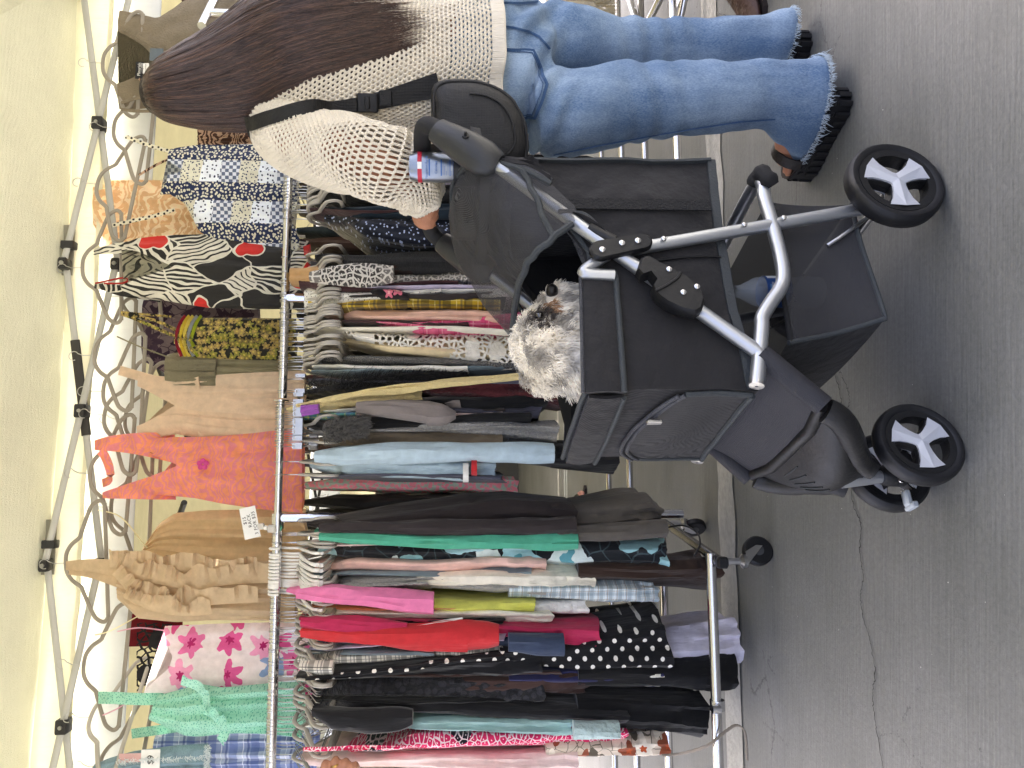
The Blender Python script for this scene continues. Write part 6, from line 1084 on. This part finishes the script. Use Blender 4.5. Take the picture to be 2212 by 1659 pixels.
wf = evalmods(hexnet(lambda u, v: V((2 * nk.x, 2 * 1.945, 0)) * 0 + (lambda q: q - LD * (2 * (q - nk).dot(LD)) )(sleeve(u, v * .55)) + V((.0, .03, 0)), 72, 66), [('WIREFRAME', dict(thickness=.0078, use_even_offset=False, use_replace=True, use_boundary=True))]); wf.build('sleeve', KNIT, SW)
def band(fn, vv, w_, name, n=90):
    MB().loft([[fn(i / n, vv) + SZ * z + (fn(i / n, vv) - V((.8, 1.94, fn(i / n, vv).z))).normalized() * k for z, k in ((-w_ / 2, 0), (-w_ / 2, .006), (w_ / 2, .006), (w_ / 2, 0))] for i in range(n)], wrap=True).build(name, mat('ribbed_yarn', '#e8dfcd', .9, bump=(60, .9, (8, 8, .4)), sheen=.3), SW)
band(torso, .975, .028, 'ribbed_hem'); MB().tube([sleeve(i / 40, .985) for i in range(40)], .007, 8, closed=True).build('cuff', KNIT, SW); MB().tube([torso(i / 40, .01) for i in range(40)], .006, 8, closed=True).build('neckband', KNIT, SW)
# camisole seen through the net
cm = MB().loft([[torso(i / 40, v) + (V((.785, 1.945, torso(i / 40, v).z)) - torso(i / 40, v)) * .10 for i in range(40)] for v in [k / 12 * .62 + .16 for k in range(13)]]).build('camisole', cloth('camisole_cream', '#cbbfae'), SW)
# hair
HR = [(318, 222, 186, 1.90, .045), (330, 243, 160, 1.895, .085), (352, 256, 136, 1.885, .10), (400, 268, 106, 1.88, .105), (450, 274, 80, 1.875, .10), (500, 276, 48, 1.865, .09), (560, 272, 5, 1.85, .08), (620, 240, -25, 1.81, .06), (700, 210, -45, 1.79, .045), (780, 186, -55, 1.785, .035), (850, 165, -55, 1.785, .028), (900, 140, -50, 1.785, .02)]
def hairp(a, v, k=1.0):
    dl, dr, y, dep = tab(HR, v); c = PY(v, (dl + dr) / 2, y); hw = (dl - dr) / 2 / FPX * (c - CC).dot(FW); vw = V((c.x, c.y, 0)).normalized(); X = V((vw.y, -vw.x, 0)); return c + X * (hw * k * cos(a)) - vw * (dep * k * sin(a))
MB().loft([[hairp(2 * pi * j / 40, v, .97) for j in range(40)] for v in [318, 322, 330, 340, 352, 375, 400, 430, 460, 500, 540, 580, 620, 660, 700, 735, 760]]).build('hair', HAIRB, PR)
lines = []; r3 = random.Random(11)
for k in range(11500):
    a = r3.uniform(-.45, pi + .45); ve = r3.triangular(690, 935, 850) - 60 * max(0, cos(a)) + 22 * nz(a * 9, 3.3); k0 = 1.0 + r3.uniform(-.02, .035); ph = r3.uniform(0, 50); pts = []; cl = int(a * 14) * 3.3; aw = .05 * r3.gauss(0, 1)
    for i in range(16):
        t = i / 15; v = lerp(319 + r3.uniform(0, 1.5), ve, t); dv = a + .20 * nz(cl, t * 2.2) * t + aw * t + .02 * nz(ph, t * 5); kk = k0 + .03 * nz(cl + 5, t * 3) - (.02 if t < .1 else 0); pts.append(hairp(dv, v, kk))
    lines.append(pts)
for k in range(160):                                                 # loose fly-away hairs
    a = r3.uniform(0, pi); v0 = r3.uniform(330, 700); pts = [hairp(a + .1 * i / 7 * r3.gauss(0, .3), v0 + 28 * i, 1.02 + .012 * i * r3.uniform(.2, 1)) for i in range(7)]; lines.append(pts)
strands('hair_strands', [l for i, l in enumerate(lines) if i % 4], .00085, HAIR, PR, tip=.1); strands('hair_strands', lines[::4], .0009, mat('brown_hair_light', '#584033', .35, var=.3, vsc=60.0, spec=.5), PR, tip=.35)
# shoulder bag
BG = thing('shoulder_bag', 'black nylon crossbody bag resting on the hip of the shopper', 'bag', PY(1040, 262, 1.72)); NYL = mat('black_nylon', '#121213', .55, bump=(40, .35), var=.15, spec=.4, weave=1800.0)
ol = crm([PY(v, d, 1.72).to_3d() for v, d in ((940, 182), (1000, 171), (1056, 180), (1102, 208), (1130, 254), (1141, 306), (1130, 354), (1070, 368), (1005, 356), (950, 316), (933, 250))], 4, True); bcn = sum(ol, V()) / len(ol); vw = V((.33, .94, 0))
MB().loft([[bcn + (p - bcn) * k + vw * o_ + V((0, 0, .004 * nz(p.x * 40, p.z * 40, o_ * 30))) for p in ol] for k, o_ in ((.45, -.082), (.72, -.078), (.88, -.066), (.96, -.048), (1, -.02), (1, .02), (.92, .04), (.5, .046))]).build('bag_body', NYL, BG)
MB().tube([bcn + (p - bcn) * .93 - vw * .058 for p in ol], .0035, 8, closed=True).build('piping', NYL, BG); pkp = [p for p in ol]; MB().tube(crm([bcn + (p - bcn) * .66 - vw * .08 for p in pkp[4:26:3]], 3), .0025, 6).build('pocket_zip', NYL, BG)

qf = [(j * 60 + i, j * 60 + (i + 1) % 60, (j + 1) * 60 + (i + 1) % 60, (j + 1) * 60 + i) for j in range(40) for i in range(60)]
tt = BVHTree.FromPolygons([tuple(f_(i / 60, j / 40)) for f_ in (torso, sleeve) for j in range(41) for i in range(60)], qf + [tuple(i + 41 * 60 for i in f) for f in qf])
sp_ = []
for v, d in ((543, 272), (552, 270), (565, 267), (585, 262), (600, 258), (640, 247), (680, 240), (720, 234), (780, 226), (830, 216), (880, 203), (920, 193), (950, 186)):
    q = stick(tt, v, d, .012); sp_.append(q if q is not None else PY(v, d, 1.80))
sp_ = crm([sp_[0] + V((-.02, .10, -.10)), sp_[0] + V((-.012, .06, -.012))] + sp_, 4)
MB().strip(sp_, lambda t: (CC - V((.7, 1.8, 1.2))).cross(V((-.15, .0, 1))), lambda t: .030 if t < .68 else lerp(.03, .055, (t - .68) / .32), .003).build('strap', NYL, BG)
bk_ = stick(tt, 795, 224, .017) or PY(795, 224, 1.78); BXs = ((V((1, -.3, 0))).normalized(), V((.3, .95, 0)).normalized(), SZ); bu = MB().box(bk_, .042, .008, .05, BXs, .004).build('buckle', BLKPL, BG); MB().box(bk_ - V((.002, .006, 0)), .028, .006, .012, BXs, .002).build('buckle_bar', RUBBER, BG); MB().box((stick(tt, 835, 214, .016) or PY(835, 214, 1.78)), .034, .005, .03, BXs, .002).build('strap_keeper', NYL, BG)
zr = PY(965, 315, 1.64); MB().disc(zr, V((.3, 1, .2)), .007, .009, .002, 20).build('zip_ring', mat('gold_metal', '#b08d4f', .3, 1.0), BG)
# ---------------------------------------------------------------- rack and things at the right, small things
RDk = thing('garment_rack', 'chrome rack with white and cream clothes at the far side of the shopper', 'clothes rack', V((1.5, 2.9, 0))); q0, q1 = V((1.25, 2.75, 0)), V((2.6, 3.9, 0)); dr = (q1 - q0).normalized(); cr = V((-dr.y, dr.x, 0))
MB().tube([q0 + SZ * 1.85, q1 + SZ * 1.85], .0155, 12).build('top_rail', CHROME, RDk)
for q in (q0 + dr * .1, q1 - dr * .1):
    MB().tube([q + SZ * .14, q + SZ * 1.85], .0155, 12).build('post', CHROME, RDk); MB().tube([q - cr * .3 + SZ * .14, q + cr * .3 + SZ * .14], .0155, 12).build('base_crossbar', CHROME, RDk); caster(RDk, q - cr * .28 + SZ * .12, .4); caster(RDk, q + cr * .28 + SZ * .12, 1.9)
for o_ in (-.26, .26): MB().tube([q0 + cr * o_ + SZ * .16, q1 + cr * o_ + SZ * .16], .0155, 12).build('base_rail', CHROME, RDk)
mWL = tc('whitecotton', '#dfe3ec', bump=(30, .6), transl=.2); o = front_garment('blouse', 'white cotton blouse with scalloped lace edge above the hair', 'blouse', [(440, 62, -60), (480, 70, -70), (560, 60, -90), (800, 50, -110)], mWL, 3.1, fold=.02, freq=6, thick=.03, neck=lambda s: 50 * s)
lc_ = MB()
for i in range(40): q = PL(lerp(438, 560, i / 39), lerp(63, 8, i / 39), 3.02); lc_.ball(q, .011, .006, .011, 8, 5)
lc_.build('scalloped_lace', mWL, o)
mBD = tc('browndot', p_dots('#4a3530', '#dccfbc', .03, .006)); o = front_garment('scarf', 'brown scarf with white polka dots hung by the white blouse', 'scarf', [(372, 58, 30), (390, 60, 26), (430, 52, 20), (470, 46, 0), (560, 30, -60)], mBD, 3.04, fold=.03, freq=9, thick=.03)
o = front_garment('skirt', 'plain cocoa brown skirt hanging near the top corner', 'skirt', [(395, 12, -60), (440, 16, -70), (475, 40, -80), (520, 10, -80)], tc('cocoa', '#5d433b'), 3.16, fold=.02)
o = front_garment('shawl', 'cream woven shawl with knotted fringe beyond the jeans', 'shawl', [(1180, 60, -60), (1215, 40, -60), (1270, 44, -60), (1285, 46, -60)], tc('creamwoven', '#d8d0bb', bump=(70, 1.0)), 3.2, fold=.02, freq=8); fl = []
for k in range(260):
    p = PL(1284, rnd.uniform(-40, 48), 3.2 - rnd.uniform(0, .03)); x = rnd.uniform(-.01, .01); fl.append([p, p + V((x, 0, -.03)), p + V((x * 2.2, rnd.uniform(-.01, .01), -.07)), p + V((x * 2, 0, -.1))])
strands('fringe', fl, .0016, tc('creamfringe', '#d2cab4'), o)
bxp = PG(1500, -40); bx_ = thing('cardboard_panel', 'white board leaning behind the rack at the shopper side', 'board', bxp + V((.2, .3, 0))); MB().box(bxp + V((.35, .5, .28)), .7, .02, .56, (dr, cr, SZ)).build('panel', WHPL, bx_)
tbx = thing('black_tube', 'black padded tube lying across the rack base behind the jeans', 'tube', PL(1330, 50, 2.95)); MB().tube([PL(1297, 72, 2.95), PL(1360, 70, 2.95), PL(1398, 62, 2.95)], .013, 12).build('padding', mat('grey_foam', '#3c3a38', .8), tbx); MB().tube([PL(1290, 72.4, 2.95), PL(1299, 72, 2.95)], .0145, 12).build('end_sleeve', RUBBER, tbx)
# black tee hems low behind the shopper
# brown shoe of someone outside the picture, and a sandalled foot far behind
LEA = mat('brown_leather', '#4a332b', .42, bump=(60, .6), var=.2)
def shoe_mesh(heel, d, ln, w_, sc=1.0):
    s_ = V((-d.y, d.x, 0)); m_ = MB(); R = []
    for x, hw, h0, h1 in ((0, .30, .02, .09), (.06, .42, .015, .11), (.2, .46, .015, .115), (.4, .46, .012, .10), (.6, .5, .012, .075), (.8, .5, .012, .055), (.94, .36, .014, .042), (1, .15, .018, .034)):
        R.append([heel + d * (x * ln) + s_ * (w_ * hw * cos(a)) + SZ * (lerp(h0, h1, .5 + .5 * sin(a)) * sc) for a in [2 * pi * j / 16 for j in range(16)]])
    return m_.loft(R)
hp_ = PG(1652, 62); pd = V((.75, .35, 0)).normalized(); P2 = thing('person', 'person at the picture edge of whom only a brown leather shoe shows', 'person', hp_); hp_ = hp_ + pd * .27; pd = -pd; shm = shoe_mesh(hp_, pd, .27, .1); sh_ = shm.build('shoe', LEA, P2)
MB().loft([[hp_ + pd * (x * .27) + V((-pd.y, pd.x, 0)) * (y * .1) + SZ * z for x, y in ((-.02, -.2), (.1, -.44), (.5, -.48), (.85, -.5), (1.02, -.1), (1.02, .1), (.85, .5), (.5, .48), (.1, .44), (-.02, .2))] for z in (0, .016)]).build('sole', mat('dark_sole', '#251d1a', .7), sh_)
ct = hp_ - pd * .24; of_ = V((-pd.y, pd.x, 0)) * .2; h2 = hp_ + of_
bd2 = MB(); pn2 = MB(); jk2 = MB()
for h_ in (hp_, h2):
    bd2.tube([h_ + pd * .05 + SZ * .06, h_ + pd * .0 + SZ * .45, (h_ * .5 + (ct + of_ * .5) * .5) * V((1, 1, 0)).length * 0 + lerp(h_, ct + of_ * .5, .7) + SZ * .86], [.04, .05, .07], 14); pn2.tube([h_ + pd * .04 + SZ * .10, h_ + SZ * .45, lerp(h_, ct + of_ * .5, .7) + SZ * .88], [.065, .075, .095], 18)
tc_ = ct + of_ * .5; bd2.tube([tc_ + SZ * .84, tc_ + SZ * 1.12, tc_ + SZ * 1.40], [.12, .12, .11], 16); bd2.tube([tc_ + SZ * 1.38, tc_ + SZ * 1.55], .05, 12); bd2.ball(tc_ + SZ * 1.62, .075, .085, .11); bd2.ball(tc_ + SZ * 1.60 + pd * .085, .018, .014, .02)
jk2.tube([tc_ + SZ * .80, tc_ + SZ * 1.12, tc_ + SZ * 1.36, tc_ + SZ * 1.44], [.16, .155, .165, .08], 20)
for s_ in (-1, 1): q = tc_ + of_ * (.95 * s_) + SZ * 1.38; bd2.tube([q, q + SZ * -.28, q + SZ * -.5 + pd * .06], [.045, .04, .03], 12); bd2.ball(q + SZ * -.56 + pd * .07, .03, .02, .05); jk2.tube([q + SZ * .03, q + SZ * -.28, q + SZ * -.49 + pd * .06], [.065, .055, .045], 14)
for m_, nm_, mt_, vx in ((bd2, 'body', SKIN, .012), (pn2, 'trousers', cloth('dark_trousers', '#2f3238'), .014), (jk2, 'jacket', cloth('plain_jacket', '#4c4a48'), .014)): evalmods(m_, [('REMESH', dict(mode='VOXEL', voxel_size=vx)), ('SMOOTH', dict(iterations=4))]).build(nm_, mt_, P2)
MB().ball(tc_ + SZ * 1.645 - pd * .012, .084, .092, .10).build('hair', HAIRB, P2); shoe_mesh(h2, pd, .27, .1).build('shoe', LEA, P2)
ftp = PG(1265, 1085); P3 = thing('person', 'far shopper whose bare foot in a flip-flop shows under the clothes', 'person', ftp); fd_ = V((.9, -.4, 0)).normalized(); fs_ = V((-fd_.y, fd_.x, 0))
ft = MB(); ft.tube(crm([ftp - fd_ * .10 + SZ * .42, ftp - fd_ * .09 + SZ * .12, ftp - fd_ * .07 + SZ * .06, ftp + SZ * .05, ftp + fd_ * .08 + SZ * .035], 4), [.05] * 4 + [.036] * 4 + [.034] * 4 + [.032] * 5, 12); ft.ball(ftp - fd_ * .09 + SZ * .045, .034)
for i in range(5): ft.tube([ftp + fd_ * .06 + fs_ * (.017 * (i - 2)) + SZ * .034, ftp + fd_ * (.115 - .008 * i) + fs_ * (.018 * (i - 2)) + SZ * .03], [.011, .009 + (.003 if i == 0 else 0)], 8)
evalmods(ft, [('REMESH', dict(mode='VOXEL', voxel_size=.006)), ('SMOOTH', dict(iterations=3))]).build('body', mat('skin_pink', '#c98d7c', .55, var=.1), P3)
MB().loft([[ftp + fd_ * x + fs_ * y + SZ * z for x, y in ((-.13, -.02), (-.1, -.036), (0, -.04), (.09, -.05), (.135, -.025), (.14, .02), (.1, .045), (0, .036), (-.1, .034), (-.13, .02))] for z in (0, .02)]).build('flip_flop', mat('dark_sole', '#251d1a', .7), P3); MB().tube(crm([ftp - fd_ * .02 + fs_ * .045 + SZ * .03, ftp + fd_ * .03 + fs_ * .02 + SZ * .085, ftp + fd_ * .075 - fs_ * .005 + SZ * .055, ftp + fd_ * .03 - fs_ * .03 + SZ * .085, ftp - fd_ * .02 - fs_ * .05 + SZ * .03], 4), .010, 8).build('strap', mat('olive_strap', '#4d4a3d', .8), P3)
# hand of another shopper at the left edge, browsing
P4 = thing('person', 'shopper at the picture edge of whom only ringed fingers on the clothes show', 'person', PY(730, 1700, 2.05)); hn = MB(); yy = 2.1
for i, (v, d, e) in enumerate(((700, 1648, 0), (722, 1640, 0), (744, 1644, 0), (764, 1652, 0))):
    k = PY(v, d + 14, yy); t = PY(v + 3, d, yy - .005); u_ = PY(v + 8, d + 6, yy + .03); hn.tube(crm([PY(v + 4, d + 50, yy + .01), k, t, u_], 4), [.0115] * 5 + [.0105] * 4 + [.009] * 4, 10)
hn.ball(PY(735, 1702, yy + .01), .045, .02, .05); hn.tube([PY(735, 1702, yy + .01), PY(760, 1850, yy - .1)], [.03, .04], 12); hn.tube([PY(700, 1705, yy), PY(690, 1680, yy - .02), PY(692, 1664, yy - .01)], [.014, .012, .010], 8)
evalmods(hn, [('REMESH', dict(mode='VOXEL', voxel_size=.0045)), ('SMOOTH', dict(iterations=3))]).build('body', SKIN, P4); k0, k1 = PY(725, 1655, yy), PY(723, 1650, yy - .001); MB().disc(k1, (k1 - k0), .0108, .0128, .005, 24).build('ring', mat('gold_metal', '#b08d4f', .3, 1.0), P4)
# twine hanging from the rack and lying on the ground, straw bits
tw = crm([PL(1430, 1632, RY - .2), PL(1470, 1628, RY - .22), PL(1525, 1612, RY - .33), PL(1570, 1578, RY - .34), PL(1590, 1567, RY - .34), PL(1606, 1575, RY - .34), PL(1612, 1600, RY - .34), PL(1614, 1642, RY - .34)], 10); TWM = mat('jute_twine', '#8f867a', .9, var=.2); T_ = thing('twine', 'frayed jute twine dangling from the left rack to the painted line', 'twine', PL(1614, 1642, RY - .34))
for ph in (0, 2.1, 4.2): MB().tube([p + V((cos(i * .8 + ph), sin(i * .8 + ph), cos(i * .8 + ph)) ) * .0022 for i, p in enumerate(tw)], .0022, 6).build('strand', TWM, T_)
# black cable and small box under the left rack
cb = crm([PL(1440, 1140, RY), PL(1475, 1135, RY - .1), PL(1505, 1150, RY - .25), PL(1512, 1175, RY - .3), PL(1500, 1200, RY - .33)], 6); o = MB().tube(cb, .003, 8).build('cable', RUBBER); tag(o, 'thin black cable looped at the caster end of the left rack', 'cable')
# a row of dark hems deep inside the racks
